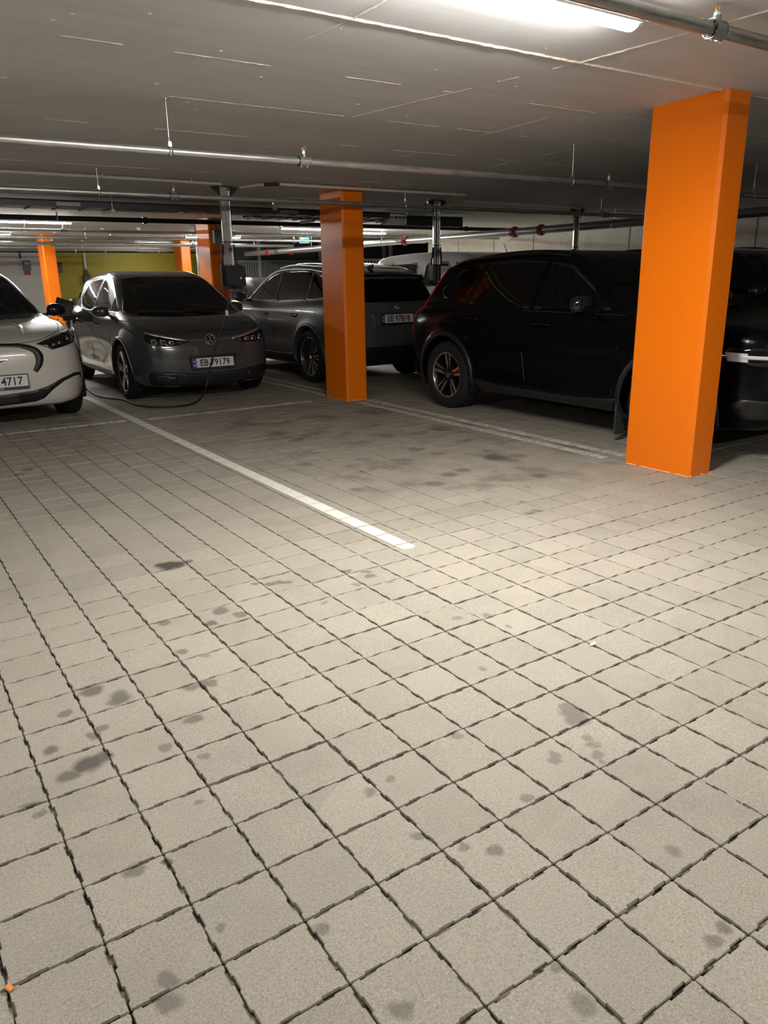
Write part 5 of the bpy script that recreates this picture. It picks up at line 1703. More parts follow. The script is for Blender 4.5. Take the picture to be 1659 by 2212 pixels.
# ================================================================= SILVER-GREY SUV (rear towards the viewer)
def silver_suv(loc, rz):
    t_ = thing('suv_car', 'silver-grey SUV parked nose away behind the middle column, plate EE 97818', 'car', loc, rz, 'parked cars')
    S = dict(
        low=[(2.05, .23), (2.18, .28), (2.245, .45), (2.255, .70), (2.22, .90), (2.12, .985), (1.8, 1.04), (1.4, 1.08), (1.0, 1.11), (.3, 1.09), (-.6, 1.10), (-1.4, 1.12), (-2.0, 1.12), (-2.17, 1.08), (-2.235, .96), (-2.25, .75), (-2.245, .50), (-2.19, .33), (-2.05, .25), (-1.4, .22), (0, .21), (1.4, .215)],
        green=[(1.22, 1.03), (1.02, 1.12), (.62, 1.38), (.28, 1.555), (-.1, 1.625), (-.65, 1.643), (-1.2, 1.605), (-1.7, 1.525), (-2.0, 1.457), (-2.09, 1.432), (-2.095, 1.40), (-2.05, 1.375), (-2.125, 1.20), (-2.19, 1.0), (-1.8, .88), (0, .86), (1.0, .86)],
        plan=[(2.26, 0), (2.25, .35), (2.21, .60), (2.10, .76), (1.9, .86), (1.5, .905), (.8, .915), (-.4, .918), (-1.3, .925), (-1.75, .905), (-2.03, .84), (-2.17, .72), (-2.235, .45), (-2.25, 0)],
        sec=[(0, .12), (.22, .06), (.33, .02), (.48, .0), (.65, .0), (.80, .004), (.92, .018), (1.02, .045), (1.12, .085), (1.7, .3)],
        ghw=[(.8, .86), (1.0, .848), (1.10, .825), (1.25, .765), (1.40, .695), (1.52, .635), (1.6, .575), (1.75, .45)],
        gtap=[(-2.4, .10), (-2.0, .065), (-1.4, .02), (-.6, 0), (.2, 0), (.8, .02), (1.2, .05), (1.6, .09)],
        axles=(1.36, -1.335), tyre_r=.365, arch_r=.415, xr=(-2.3, 2.3), ym=1.0, zr=1.68, flare=.020, bow=.04, gbow=.12, k_low=.09,
        dent=[(-.1, .60, .9, .14, .022), (-.1, .98, 1.6, .05, -.012)])
    car = Car(S).mesh(.026)
    fw = [(.78, 1.13), (.40, 1.36), (.15, 1.485), (-.10, 1.52), (-.14, 1.12)]
    rw = [(-.22, 1.12), (-.18, 1.525), (-.7, 1.535), (-1.06, 1.52), (-1.12, 1.14)]
    qw = [(-1.20, 1.14), (-1.14, 1.50), (-1.5, 1.425), (-1.76, 1.28), (-1.70, 1.18)]
    for sd in (-1, 1):
        car.region('front_window', 'side', fw, sd, .2, lambda c: c[:, 2] > 1.07, 0)
        car.region('rear_window', 'side', rw, sd, .2, lambda c: c[:, 2] > 1.07, 0)
        car.region('quarter_window', 'side', qw, sd, .2, lambda c: c[:, 2] > 1.07, 0)
    ws = [(-.74, 1.13), (0, 1.09), (.74, 1.13), (.62, 1.42), (.54, 1.53), (0, 1.57), (-.54, 1.53), (-.62, 1.42)]
    car.region('windshield', 'front', ws, 0, .12, lambda c: (c[:, 0] > .0) & (c[:, 2] > 1.04), 3)
    bw = [(-.70, 1.11), (0, 1.10), (.70, 1.11), (.69, 1.20), (.61, 1.36), (0, 1.372), (-.61, 1.36), (-.69, 1.20)]
    car.region('rear_windshield', 'rear', bw, 0, .2, lambda c: c[:, 0] < -1.7, 0)
    car.region('roof_panel', 'top', [(.12, 0), (.08, .42), (-.3, .55), (-1.0, .56), (-1.8, .53), (-1.98, .50), (-2.02, 0), (-1.98, -.50), (-1.8, -.53), (-1.0, -.56), (-.3, -.55), (.08, -.42)], 0, .5, lambda c: c[:, 2] > 1.38, 3)
    fd = [(.95, 1.08), (.92, .82), (.86, .40), (.78, .32), (-.14, .32), (-.18, .7), (-.17, 1.09)]
    rd = [(-.18, 1.09), (-.19, .7), (-.15, .32), (-.78, .32), (-.90, .52), (-1.0, .78), (-1.18, .98), (-1.18, 1.11)]
    for sd in (-1, 1):
        car.region('front_door', 'side', fd, sd, .2, lambda c: c[:, 2] < 1.12, 0)
        car.region('rear_door', 'side', rd, sd, .2, lambda c: c[:, 2] < 1.14, 0)
    car.region('tailgate', 'rear', [(-.66, .60), (.66, .60), (.72, 1.06), (.64, 1.385), (0, 1.40), (-.64, 1.385), (-.72, 1.06)], 0, .15, lambda c: c[:, 0] < -1.7, 0)
    car.region('hood', 'top', [(2.10, 0), (2.06, .5), (1.8, .76), (1.1, .82), (1.1, 0), (1.1, -.82), (1.8, -.76), (2.06, -.5)], 0, .2, lambda c: c[:, 2] > .9, 2)
    pt = paint('satin_grey_paint', (.105, .105, .109), .40, coat=.30, metal=.35)
    mats = dict(roof_panel=M_GLOSSB, body=pt, hood=pt, front_door=pt, rear_door=pt, tailgate=pt, windshield=M_GLASS, rear_windshield=M_TINT, front_window=M_GLASS, rear_window=M_TINT, quarter_window=M_TINT)
    car.build(dict(body='body_shell'), mats, t_)
    car.lining(t_, M_INT); wells(car, t_)
    for sd in (-1, 1):
        for p in (fw, rw, qw): car.ribbon('window_seal', 'side', p, .035, M_GLOSSB, t_, sd, .0015, True, 0)
        for p in ([(-.14, 1.115), (-.10, 1.52), (-.18, 1.525), (-.22, 1.115)], [(-1.12, 1.135), (-1.06, 1.515), (-1.14, 1.50), (-1.20, 1.135)], [(.80, 1.12), (.93, 1.11), (.55, 1.32), (.22, 1.49), (.16, 1.485), (.40, 1.365)]): car.patch('pillar_trim', 'side', p, M_GLOSSB, t_, sd, .0008, 0, .03, .003)
        car.ribbon('window_chrome', 'side', [(.98, 1.10), (.62, 1.30), (.30, 1.485), (.05, 1.548), (-.5, 1.565), (-1.1, 1.535), (-1.5, 1.47), (-1.84, 1.30)], .014, M_SATIN, t_, sd, .004)
        for ln in (fd, rd): car.ribbon('shut_line', 'side', ln, .008, M_GASKET, t_, sd, .0012, True, 0)
        car.patch('sill_trim', 'side', [(.93, .40), (.86, .25), (-.84, .25), (-.90, .40), (-.5, .37), (.5, .37)], M_TRIM, t_, sd, .006, 0)
        for x in (.03, -.92): car.patch('door_handle', 'side', [(x - .10, .945), (x + .10, .945), (x + .09, .905), (x - .09, .905)], M_GLOSSB, t_, sd, .003, 2)
        mirror(car, t_, .74, .86, 1.165, sd, M_SATIN if False else pt, True, 1.1)
        # roof rail
        q = car.project('top', [(.10, sd * .565), (-.3, sd * .585), (-.9, sd * .59), (-1.6, sd * .57), (-1.85, sd * .555)])
        q[1:4, 2] += .030
        MB().tube(catmull(q, 4), .013, 8).build('roof_rail', M_SATIN, t_)
        car.patch('tail_light', 'rear', [(sd * .66, .985), (sd * .78, 1.0), (sd * .86, .96), (sd * .84, .88), (sd * .74, .865), (sd * .67, .90)][::sd], M_REDL, t_, 1, .005, 0)
    car.patch('rear_bumper', 'rear', [(-.80, .52), (.80, .52), (.82, .36), (.70, .26), (-.70, .26), (-.82, .36)], M_TRIM, t_, 1, .006, 0)
    car.patch('plate_recess', 'rear', [(-.42, .97), (.42, .97), (.36, .77), (-.36, .77)], pt, t_, 1, .002, 0)
    car.patch('roof_spoiler', 'rear', [(-.64, 1.432), (0, 1.445), (.64, 1.432), (.62, 1.388), (0, 1.40), (-.62, 1.388)], M_TRIM, t_, 1, .02, 0, .03, .03)
    p = car.project('rear', [(0, .885)])[0]
    plate(t_, basis(p - np.array([.014, 0, 0]), (0, -1, 0), (-1, 0, .04)), 'EE 97818', None, tx=.022)
    p = car.project('rear', [(0, 1.025)])[0]; n = car.normal(p[None])[0]
    e = bpy.data.objects.new('emblem', None); COL.objects.link(e); e.parent = t_; e.matrix_local = basis(p + n * .003, (0, -1, 0), n)
    MB().cyl((0, 0, -.004), (0, 0, .003), .041, n=28).build('emblem_disc', M_GLOSSB, e)
    MB().lathe([(.0415, 0), (.0415, .006), (.034, .006), (.034, 0)], (0, 0, 0), (0, 0, 1), 28).build('emblem_ring', M_SATIN, e)
    for q, mt in ((0, M_PLBLUE), (1, M_WHITE), (2, M_PLBLUE), (3, M_WHITE)):
        MB().prism([(0, 0)] + [(.025 * math.cos(q * PI / 2 + k * PI / 12), .025 * math.sin(q * PI / 2 + k * PI / 12)) for k in range(7)], .002, .0045).build('emblem_quarter', mt, e)
    q = car.project('top', [(-1.55, 0)])[0]
    MB().prism([(-.10, 0), (.08, 0), (-.04, .055), (-.09, .06)], -.012, .012, lambda a, b, h: (q[0] + a, h, q[2] + b - .004)).build('roof_fin', M_GLOSSB, t_)
    for ax in car.ax:
        for sd in (-1, 1): wheel(t_, (ax, sd * .80, .365), .365, sd, .265, .235, 'multi')
    arch_lips(car, t_, pt, .05, 'wheel_arch', .006)
    cabin(t_, .85, [(-.05, .38), (-.05, -.38)], .38, .60, .74)
    return t_, car


# ================================================================= BLACK ESTATE SUV
def black_suv(loc, rz):
    t_ = thing('suv_car', 'black SUV with bright five-spoke wheel, partly behind the big orange column', 'car', loc, rz, 'parked cars')
    S = dict(
        low=[(2.12, .24), (2.26, .28), (2.335, .42), (2.35, .65), (2.335, .85), (2.25, .965), (2.0, 1.025), (1.6, 1.065), (1.2, 1.095), (1.0, 1.11), (.3, 1.075), (-.6, 1.09), (-1.4, 1.11), (-2.0, 1.10), (-2.22, 1.04), (-2.32, .90), (-2.335, .70), (-2.315, .48), (-2.25, .34), (-2.1, .27), (-1.4, .25), (0, .24), (1.4, .24)],
        green=[(1.15, 1.04), (.98, 1.13), (.62, 1.36), (.30, 1.545), (-.05, 1.63), (-.6, 1.665), (-1.2, 1.645), (-1.7, 1.58), (-1.92, 1.525), (-1.96, 1.48), (-2.13, 1.20), (-2.24, 1.0), (-1.8, .88), (0, .86), (1.0, .86)],
        plan=[(2.36, 0), (2.345, .38), (2.30, .62), (2.19, .79), (1.98, .89), (1.5, .94), (.8, .945), (-.4, .945), (-1.3, .955), (-1.8, .935), (-2.1, .87), (-2.25, .74), (-2.32, .45), (-2.335, 0)],
        sec=[(0, .12), (.24, .06), (.35, .022), (.50, .0), (.66, .0), (.80, .006), (.92, .02), (1.02, .05), (1.12, .09), (1.7, .3)],
        ghw=[(.8, .88), (1.0, .862), (1.10, .835), (1.25, .775), (1.40, .705), (1.52, .645), (1.62, .58), (1.75, .46)],
        gtap=[(-2.4, .16), (-2.0, .10), (-1.4, .03), (-.6, 0), (.2, 0), (.8, .02), (1.2, .05), (1.6, .09)],
        axles=(1.455, -1.41), tyre_r=.37, arch_r=.425, xr=(-2.38, 2.40), ym=1.03, zr=1.70, flare=.024, bow=.04, gbow=.14, k_low=.10,
        dent=[(-.1, .52, .9, .13, .026), (.0, .37, 1.2, .05, -.012), (-1.3, .98, .6, .10, -.02)])
    car = Car(S).mesh(.026)
    fw = [(.74, 1.13), (.45, 1.32), (.15, 1.49), (-.12, 1.535), (-.16, 1.12)]
    rw = [(-.25, 1.12), (-.21, 1.54), (-.7, 1.56), (-1.05, 1.545), (-1.18, 1.15)]
    qw = [(-1.26, 1.16), (-1.13, 1.535), (-1.5, 1.48), (-1.78, 1.27), (-1.68, 1.20)]
    for sd in (-1, 1):
        car.region('front_window', 'side', fw, sd, .2, lambda c: c[:, 2] > 1.07, 0)
        car.region('rear_window', 'side', rw, sd, .2, lambda c: c[:, 2] > 1.07, 0)
        car.region('quarter_window', 'side', qw, sd, .2, lambda c: c[:, 2] > 1.07, 0)
    ws = [(-.75, 1.13), (0, 1.09), (.75, 1.13), (.63, 1.42), (.55, 1.54), (0, 1.585), (-.55, 1.54), (-.63, 1.42)]
    car.region('windshield', 'front', ws, 0, .12, lambda c: (c[:, 0] > .0) & (c[:, 2] > 1.04), 3)
    car.region('rear_windshield', 'rear', [(-.62, 1.14), (.62, 1.14), (.50, 1.45), (-.50, 1.45)], 0, .2, lambda c: c[:, 0] < -1.7, 0)
    fd = [(.95, 1.08), (.94, .82), (.92, .42), (.84, .33), (-.16, .33), (-.21, .7), (-.20, 1.09)]
    rd = [(-.21, 1.09), (-.22, .7), (-.17, .33), (-.84, .33), (-.95, .52), (-1.05, .78), (-1.22, .98), (-1.22, 1.11)]
    for sd in (-1, 1):
        car.region('front_door', 'side', fd, sd, .2, lambda c: c[:, 2] < 1.12, 0)
        car.region('rear_door', 'side', rd, sd, .2, lambda c: c[:, 2] < 1.14, 0)
    car.region('hood', 'top', [(2.22, 0), (2.17, .5), (1.95, .76), (1.1, .84), (1.05, 0), (1.1, -.84), (1.95, -.76), (2.17, -.5)], 0, .2, lambda c: c[:, 2] > .9, 2)
    pt = paint('black_paint', (.0016, .0017, .0024), .20, coat=.06, spec=.16)
    mats = dict(body=pt, hood=pt, front_door=pt, rear_door=pt, windshield=M_GLASS, rear_windshield=M_TINT, front_window=M_GLASS, rear_window=M_TINT, quarter_window=M_TINT)
    car.build(dict(body='body_shell'), mats, t_)
    car.lining(t_, M_INT); wells(car, t_)
    for sd in (-1, 1):
        for p in (fw, rw, qw): car.ribbon('window_seal', 'side', p, .03, M_TRIM, t_, sd, .0015, True, 0)
        for ln in (fd, rd): car.ribbon('shut_line', 'side', ln, .008, M_GASKET, t_, sd, .0012, True, 0)
        car.patch('sill_trim', 'side', [(.98, .38), (.9, .26), (-.86, .26), (-.93, .38), (-.5, .345), (.5, .345)], M_TRIM, t_, sd, .008, 0)
        handle(car, t_, .02, .965, sd, pt, .22); handle(car, t_, -.98, .985, sd, pt, .22)
        mirror(car, t_, .62, .89, 1.165, sd, M_GLOSSB, True, 1.15)
        q = car.project('top', [(.05, sd * .585), (-.4, sd * .60), (-1.0, sd * .60), (-1.5, sd * .585), (-1.75, sd * .565)]); q[1:4, 2] += .03
        MB().tube(catmull(q, 4), .014, 8).build('roof_rail', M_GLOSSB, t_)
        # upright tail light climbing the rear pillar
        tl = [(-1.84, 1.50), (-1.95, 1.36), (-2.06, 1.17), (-2.16, 1.00), (-2.24, .86)]
        tl_o = car.ribbon('tail_light', 'side', tl, [.05, .06, .07, .085, .10], M_REDL, t_, sd, .010, False, 4)
        car.patch('tail_light_foot', 'side', [(-2.14, .93), (-2.26, .93), (-2.27, .76), (-2.16, .74), (-2.10, .82)], M_REDL, tl_o, sd, .012, 0)
        car.ribbon('tail_light_chrome', 'side', [(-2.16, .925), (-2.26, .920)], .02, M_CHROME, tl_o, sd, .015, False, 0)
        # headlight with a sideways T of light guide
        hl = [(sd * .47, .845), (sd * .62, .865), (sd * .80, .885), (sd * .885, .87), (sd * .90, .80), (sd * .84, .745), (sd * .64, .735), (sd * .50, .75), (sd * .455, .79)]
        h = car.patch('headlight', 'front', hl if sd > 0 else hl[::-1], M_REFL if False else M_GLOSSB, t_, 1, .004, 0, .022)
        car.patch('light_guide', 'front', [(sd * .50, .806), (sd * .88, .822), (sd * .89, .795), (sd * .50, .782)], simple('light_guide_white', (.75, .72, .72), .3), h, 1, .008, 0, .02, .004)
        car.patch('light_guide_cap', 'front', [(sd * .845, .835), (sd * .89, .842), (sd * .89, .775), (sd * .845, .770)], simple('light_guide_white', (.75, .72, .72), .3), h, 1, .0075, 0, .02, .004)
        for (a, b, z0, z1) in ((.60, .66, .830, .846), (.72, .77, .838, .852), (.60, .65, .752, .764), (.71, .76, .756, .768)):
            car.patch('lamp_reflector', 'front', [(sd * a, z0), (sd * b, z0), (sd * b, z1), (sd * a, z1)], M_REFL, h, 1, .009, 0, .02, .003)
        vent = [(sd * .58, .47), (sd * .86, .50), (sd * .88, .44), (sd * .84, .34), (sd * .56, .34)]
        v = car.patch('side_vent', 'front', vent if sd > 0 else vent[::-1], M_TRIM, t_, 1, .003, 0)
        for z in (.375, .41, .445): car.ribbon('vent_blade', 'front', [(sd * .60, z), (sd * .84, z + .01)], .014, M_GLOSSB, v, 1, .012, False, 0)
        # mud flap behind the front wheel
        MB().box((.985, sd * .83, .07) if sd > 0 else (.985, -.955, .07), (1.0, .955, .34) if sd > 0 else (1.0, -.83, .34), .006).build('mud_flap', simple('mud_flap', (.05, .05, .05), .6), t_)
    g = car.patch('grille', 'front', [(-.40, .82), (.40, .82), (.44, .70), (.38, .50), (-.38, .50), (-.44, .70)], M_TRIM, t_, 1, .005, 0)
    for k in range(11): car.ribbon('grille_bar', 'front', [(-.35 + .07 * k, .525), (-.35 + .07 * k, .80)], .018, M_SATIN, g, 1, .012, False, 0)
    q = car.project('top', [(-1.45, 0)])[0]
    MB().tube([(q[0], 0, q[2] - .005), (q[0] - .06, 0, q[2] + .10), (q[0] - .10, 0, q[2] + .16)], [.006, .004, .003], 6).build('antenna', M_TRIM, t_)
    for ax in car.ax:
        for sd in (-1, 1): wheel(t_, (ax, sd * .825, .37), .37, sd, .245, .24, 'five_y')
    arch_lips(car, t_, M_TRIM, .055, 'wheel_arch', .010)
    cabin(t_, .80, [(-.05, .40), (-.05, -.40)], .40, .60, .76)
    return t_, car


# ================================================================= CARS MOSTLY HIDDEN BEHIND OTHERS
VQ = [(-.52, 1.30), (-.52, 1.60), (-.58, 1.65), (-1.36, 1.64), (-1.50, 1.55), (-1.52, 1.30)]


def hidden_car(name, label, loc, rz, kind, col, coat=.8, rough=.3):
    t_ = thing(name, label, 'car' if kind != 'van' else 'van', loc, rz, 'parked cars')
    if kind == 'suv':
        low = [(2.2, .30), (2.36, .45), (2.40, .75), (2.33, .98), (2.0, 1.08), (1.2, 1.14), (0, 1.13), (-1.4, 1.16), (-2.2, 1.12), (-2.38, .95), (-2.38, .6), (-2.25, .32), (0, .28)]
        green = [(1.2, 1.06), (1.0, 1.16), (.62, 1.42), (.30, 1.62), (-.1, 1.70), (-1.0, 1.72), (-1.8, 1.68), (-2.1, 1.60), (-2.28, 1.05), (0, .9)]
        ghw = [(.8, .90), (1.1, .86), (1.3, .79), (1.5, .71), (1.62, .65), (1.72, .58), (1.85, .45)]; zr = 1.76; ax = (1.45, -1.45); R = .38
        fw = [(.85, 1.18), (.32, 1.54), (-.12, 1.58), (-.14, 1.17)]; rw = [(-.22, 1.17), (-.2, 1.585), (-1.1, 1.58), (-1.15, 1.19)]; ws = [(-.75, 1.17), (0, 1.13), (.75, 1.17), (.56, 1.60), (0, 1.63), (-.56, 1.60)]; bw = [(-.62, 1.18), (.62, 1.18), (.54, 1.52), (-.54, 1.52)]
    elif kind == 'van':
        low = [(2.1, .25), (2.2, .5), (2.16, .85), (2.0, 1.02), (1.7, 1.12), (1.2, 1.18), (0, 1.15), (-1.4, 1.15), (-2.0, 1.15), (-2.16, 1.0), (-2.18, .6), (-2.1, .28), (0, .25)]
        green = [(1.75, 1.05), (1.5, 1.22), (1.05, 1.58), (.75, 1.745), (.3, 1.815), (-.6, 1.835), (-1.5, 1.815), (-1.98, 1.76), (-2.08, 1.62), (-2.14, 1.05), (0, .9)]
        ghw = [(.8, .88), (1.1, .868), (1.3, .83), (1.5, .785), (1.68, .735), (1.78, .67), (1.9, .5)]; zr = 1.88; ax = (1.35, -1.35); R = .33
        fw = [(1.20, 1.25), (.95, 1.50), (.80, 1.62), (.52, 1.64), (.50, 1.23)]; rw = [(.36, 1.27), (.36, 1.60), (.30, 1.65), (-.22, 1.65), (-.29, 1.60), (-.29, 1.27)]; ws = [(-.74, 1.22), (0, 1.17), (.74, 1.22), (.62, 1.66), (0, 1.70), (-.62, 1.66)]; bw = [(-.68, 1.15), (.68, 1.15), (.64, 1.62), (-.64, 1.62)]
    else:
        low = [(2.1, .22), (2.26, .35), (2.30, .60), (2.2, .80), (1.8, .90), (1.2, .98), (.2, .97), (-1.2, 1.0), (-2.0, 1.0), (-2.24, .93), (-2.28, .65), (-2.2, .30), (0, .2)]
        green = [(1.15, .92), (.95, 1.0), (.5, 1.25), (.1, 1.42), (-.4, 1.475), (-1.0, 1.45), (-1.6, 1.30), (-2.05, 1.05), (-1.9, .85), (0, .8)]
        ghw = [(.7, .86), (.95, .83), (1.1, .77), (1.25, .70), (1.38, .62), (1.46, .54), (1.6, .4)]; zr = 1.52; ax = (1.38, -1.38); R = .335
        fw = [(.62, 1.02), (.10, 1.32), (-.22, 1.36), (-.24, 1.02)]; rw = [(-.32, 1.02), (-.30, 1.36), (-.7, 1.36), (-1.25, 1.20), (-1.1, 1.04)]; ws = [(-.72, 1.02), (0, .98), (.72, 1.02), (.52, 1.36), (0, 1.39), (-.52, 1.36)]; bw = [(-.6, 1.06), (.6, 1.06), (.48, 1.32), (-.48, 1.32)]
    xf = max(p[0] for p in low)
    S = dict(low=low, green=green, plan=[(xf, 0), (xf - .02, .40), (xf - .10, .68), (xf - .32, .86), (xf - .8, .92), (0, .925), (-xf + .8, .925), (-xf + .3, .87), (-xf + .1, .72), (-xf + .02, .40), (-xf, 0)],
             sec=[(0, .12), (.24, .05), (.5, 0), (.8, .005), (1.0, .04), (1.15, .09), (1.9, .3)], ghw=ghw, gtap=[(-2.5, .12), (-2.0, .07), (-1.2, .01), (.2, 0), (.9, .03), (1.6, .08)],
             axles=ax, tyre_r=R, xr=(-xf - .05, xf + .05), ym=1.0, zr=zr, flare=.015, bow=.04, gbow=.12)
    car = Car(S).mesh(.036)
    zb = min(p[1] for p in fw) - .06
    for sd in (-1, 1):
        car.region('front_window', 'side', fw, sd, .2, lambda c: c[:, 2] > zb, 0)
        car.region('rear_window', 'side', rw, sd, .2, lambda c: c[:, 2] > zb, 0)
        if kind == 'van': car.region('quarter_window', 'side', VQ, sd, .2, lambda c: c[:, 2] > zb, 0)
    car.region('windshield', 'front', ws, 0, .12, lambda c: (c[:, 0] > 0) & (c[:, 2] > zb - .05), 2)
    car.region('rear_windshield', 'rear', bw, 0, .1, lambda c: c[:, 0] < -.9, 0)
    for sd in (-1, 1):
        x0 = (fw[0][0] + .12, fw[-1][0] - .04)
        car.region('front_door', 'side', [(x0[0], zb + .02), (x0[0], .34), (x0[1], .34), (x0[1], zb + .02)], sd, .2, lambda c: c[:, 2] < zb + .05, 0)
    pt = paint(name + '_paint_' + kind, col, rough, coat=coat)
    gl = M_GLASS if kind == 'van' else M_TINT
    car.build(dict(body='body_shell'), dict(body=pt, front_door=pt, front_window=gl if kind != 'suv' else M_GLASS, rear_window=gl, quarter_window=gl, windshield=M_GLASS, rear_windshield=M_TINT), t_)
    car.lining(t_, M_INT); wells(car, t_)
    for sd in (-1, 1):
        for p in (fw, rw) + ((VQ,) if kind == 'van' else ()): car.ribbon('window_seal', 'side', p, .035, M_TRIM, t_, sd, .0015, True, 0)
        if kind == 'van': car.ribbon('shut_line', 'side', [(-.40, 1.76), (-.40, 1.2), (-.40, .40)], .012, M_GASKET, t_, sd, .0012, False, 0)
        car.ribbon('shut_line', 'side', [(x0[1] + .0, zr - .10), (x0[1], zb), (x0[1], .36)], .010, M_GASKET, t_, sd, .0012, False, 0)
        mirror(car, t_, fw[0][0] - .05, .86, zb + .10, sd, pt, True, 1.1)
        tl = [(sd * .60, .78), (sd * .82, .82), (sd * .83, .92), (sd * .60, .90)] if kind != 'van' else [(sd * .74, .75), (sd * .82, .75), (sd * .82, 1.1), (sd * .75, 1.1)]
        car.patch('tail_light', 'rear', tl if sd < 0 else tl[::-1], M_REDL, t_, 1, .006, 0)
        hl = [(sd * .52, .70), (sd * .80, .74), (sd * .82, .84), (sd * .55, .80)]
        car.patch('headlight', 'front', hl, M_REFL, t_, 1, .006, 0)
        if kind != 'sedan':
            zt = {'suv': -1.6, 'van': -1.7}[kind]
            q = car.project('top', [(.1, sd * .60), (-.3, sd * .615), (-1.0, sd * .615), (zt + .2, sd * .60), (zt, sd * .585)])
            if kind == 'suv':
                q[1:4, 2] += .045; MB().tube(catmull(q, 4), .017, 8).build('roof_rail', M_GLOSSB, t_)
    car.patch('grille', 'front', [(-.42, .70), (.42, .70), (.40, .42), (-.40, .42)], M_TRIM, t_, 1, .005, 0)
    if kind == 'sedan':
        car.patch('brake_lamp', 'rear', [(-.25, 1.335), (.25, 1.335), (.25, 1.315), (-.25, 1.315)], M_REDL, t_, 1, .01, 0)
        car.patch('boot_lip', 'rear', [(-.7, 1.0), (.7, 1.0), (.72, .94), (-.72, .94)], M_TRAY, t_, 1, .01, 0)
    for a in ax:
        for sd in (-1, 1): wheel(t_, (a, sd * .80, R), R, sd, R * .67, .22, 'plain')
    arch_lips(car, t_, M_TRIM, .05, 'wheel_arch', .008)
    cabin(t_, fw[0][0], [(-.05, .40), (-.05, -.40)], .40, .60 if kind != 'sedan' else .46, .72)
    return t_, car


if 'NO_CARS' not in globals():
    silver_suv((4.54, 9.62, 0), math.radians(90))
    black_suv((4.685, 3.90, 0), math.radians(-90))
    hidden_car('suv_car', 'dark SUV with roof rails hidden behind the black SUV', (7.75, 4.35, 0), math.radians(-90), 'suv', (.006, .006, .007))
    hidden_car('delivery_van', 'white van behind the silver SUV, showing side windows', (7.50, 9.38, 0), math.radians(-90), 'van', (.66, .67, .66), .6, .35)
    hidden_car('saloon_car', 'dark saloon with silver boot seen between hatchback and silver SUV', (6.4, 15.9, 0), math.radians(88), 'sedan', (.012, .013, .015), .5)
    hidden_car('saloon_car', 'dark brown saloon in the back beside the slim orange column', (3.1, 14.6, 0), math.radians(92), 'sedan', (.035, .026, .014))
# ================================================================= CABLES AND LITTER
def px_plane_y(x, y, Y):
    d = CAM_F + CAM_R * (x - 829.5) / FPX - CAM_U * (y - 1106) / FPX
    return CAM_C + d * (Y - CAM_C[1]) / d[1]


t_ = thing('charging_cable', 'black charging cable looping from the charger over the floor to the hatchback', 'cable', (1.9, 6.8, 0))
hang = [px_plane_y(a, b, Y) for a, b, Y in ((497, 628, 6.76), (495, 645, 6.77), (490, 676, 6.80), (478, 718, 6.84), (466, 752, 6.88), (456, 785, 6.92), (450, 815, 6.95), (444, 840, 6.97))]
flo = [px_floor(a, b, .016) for a, b in ((432, 862), (415, 872), (395, 876), (360, 879), (330, 879), (300, 876), (280, 868), (262, 863), (235, 860), (212, 855), (196, 846), (186, 838))]
wpts = [np.array(p) for p in hang] + [np.array(p) for p in flo]
wpts += [np.array([.86, 9.6, .016]), np.array([.80, 10.3, .016]), np.array([.74, 10.9, .03]), np.array([.74, 11.05, .30]), np.array([.80, 11.06, .62]), np.array([.86, 11.06, .84]), np.array([.90, 11.05, .905])]
off = np.array([1.9, 6.8, 0])
MB().tube(catmull([p - off for p in wpts], 5), .0095, 10).build('cable_line', M_BLK, t_)
p = wpts[2] - off
MB().box((p[0] - .014, p[1] - .014, p[2] - .03), (p[0] + .014, p[1] + .014, p[2] + .03), .005).build('white_tag', M_WHITE, t_)
p = wpts[4] - off
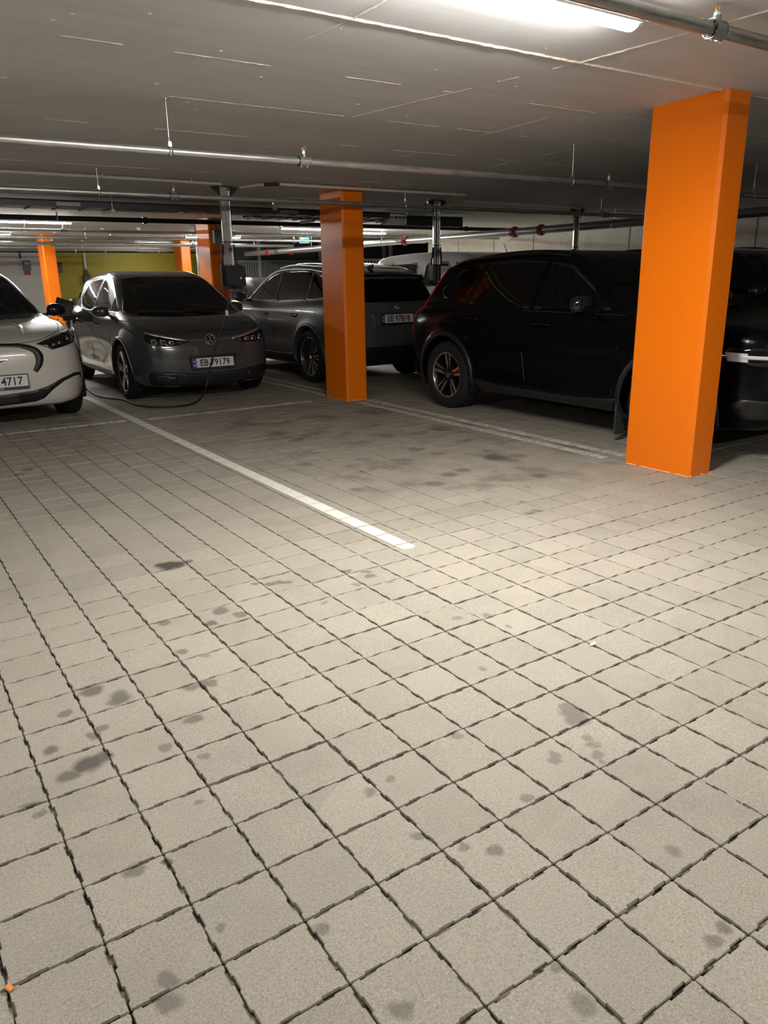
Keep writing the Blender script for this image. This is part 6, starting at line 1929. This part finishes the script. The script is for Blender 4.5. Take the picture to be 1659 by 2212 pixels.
MB().box((p[0] - .02, p[1] - .018, p[2] - .012), (p[0] + .02, p[1] + .018, p[2] + .016), .008).build('cable_clip', M_BLK, t_)
for k, f in ((3, 'strap'), (5, 'strap')):
    q = wpts[k] - off
    MB().lathe([(.0098, -.012), (.0125, -.010), (.0125, .010), (.0098, .012)], q, wpts[k + 1] - wpts[k], 12).build('cable_band', M_GASKET, t_)

q = px_floor(20, 2137)
t_ = thing('orange_chip', 'small orange plastic chip lying in a paving joint, bottom left corner', 'litter', (q[0], q[1], 0))
MB().box((-.006, -.009, .001), (.006, .009, .008), .002, Matrix.Rotation(.5, 4, 'Z') @ Matrix.Rotation(.25, 4, 'X')).build('chip', simple('orange_plastic', (.80, .28, .06), .5), t_)
q = px_floor(1281, 1393)
t_ = thing('paper_scrap', 'tiny white paper scrap on the paving right of centre', 'litter', (q[0], q[1], 0))
MB().add([(-.022, -.004, .003), (-.006, -.010, .006), (.012, -.004, .004), (.020, .006, .008), (.002, .010, .005), (-.010, .006, .010)], [(0, 1, 5), (1, 2, 4, 5), (2, 3, 4)]).build('scrap', M_WHITE, t_)
# grit caught on the blocks
m = MB()
rr = random.Random(21)
for _ in range(260):
    q = px_floor(rr.uniform(0, 1659), 900 + 1312 * rr.random() ** .7)
    r = rr.uniform(.0008, .0022)
    m.add([(q[0] - r, q[1], .002), (q[0] + r, q[1] - r, .002), (q[0], q[1] + r, .002), (q[0], q[1], .002 + r)], [(0, 1, 3), (1, 2, 3), (2, 0, 3)])
tag(m.build('grit', M_WHITE, floor), kind='stuff')
# pale fibres and scratches lying on the paving
m = MB()
for _ in range(46):
    q = px_floor(rr.uniform(0, 1659), 1250 + 950 * rr.random())
    a = rr.uniform(0, 6.28); L = rr.uniform(.012, .05); c = rr.uniform(-1.2, 1.2)
    pts = [(q[0] + L * (k / 5 - .5) * math.cos(a + c * k / 5), q[1] + L * (k / 5 - .5) * math.sin(a + c * k / 5), .0035) for k in range(6)]
    m.tube(pts, .0005, 4)
tag(m.build('fibres', simple('pale_fibre', (.62, .57, .46), .8), floor), kind='stuff')
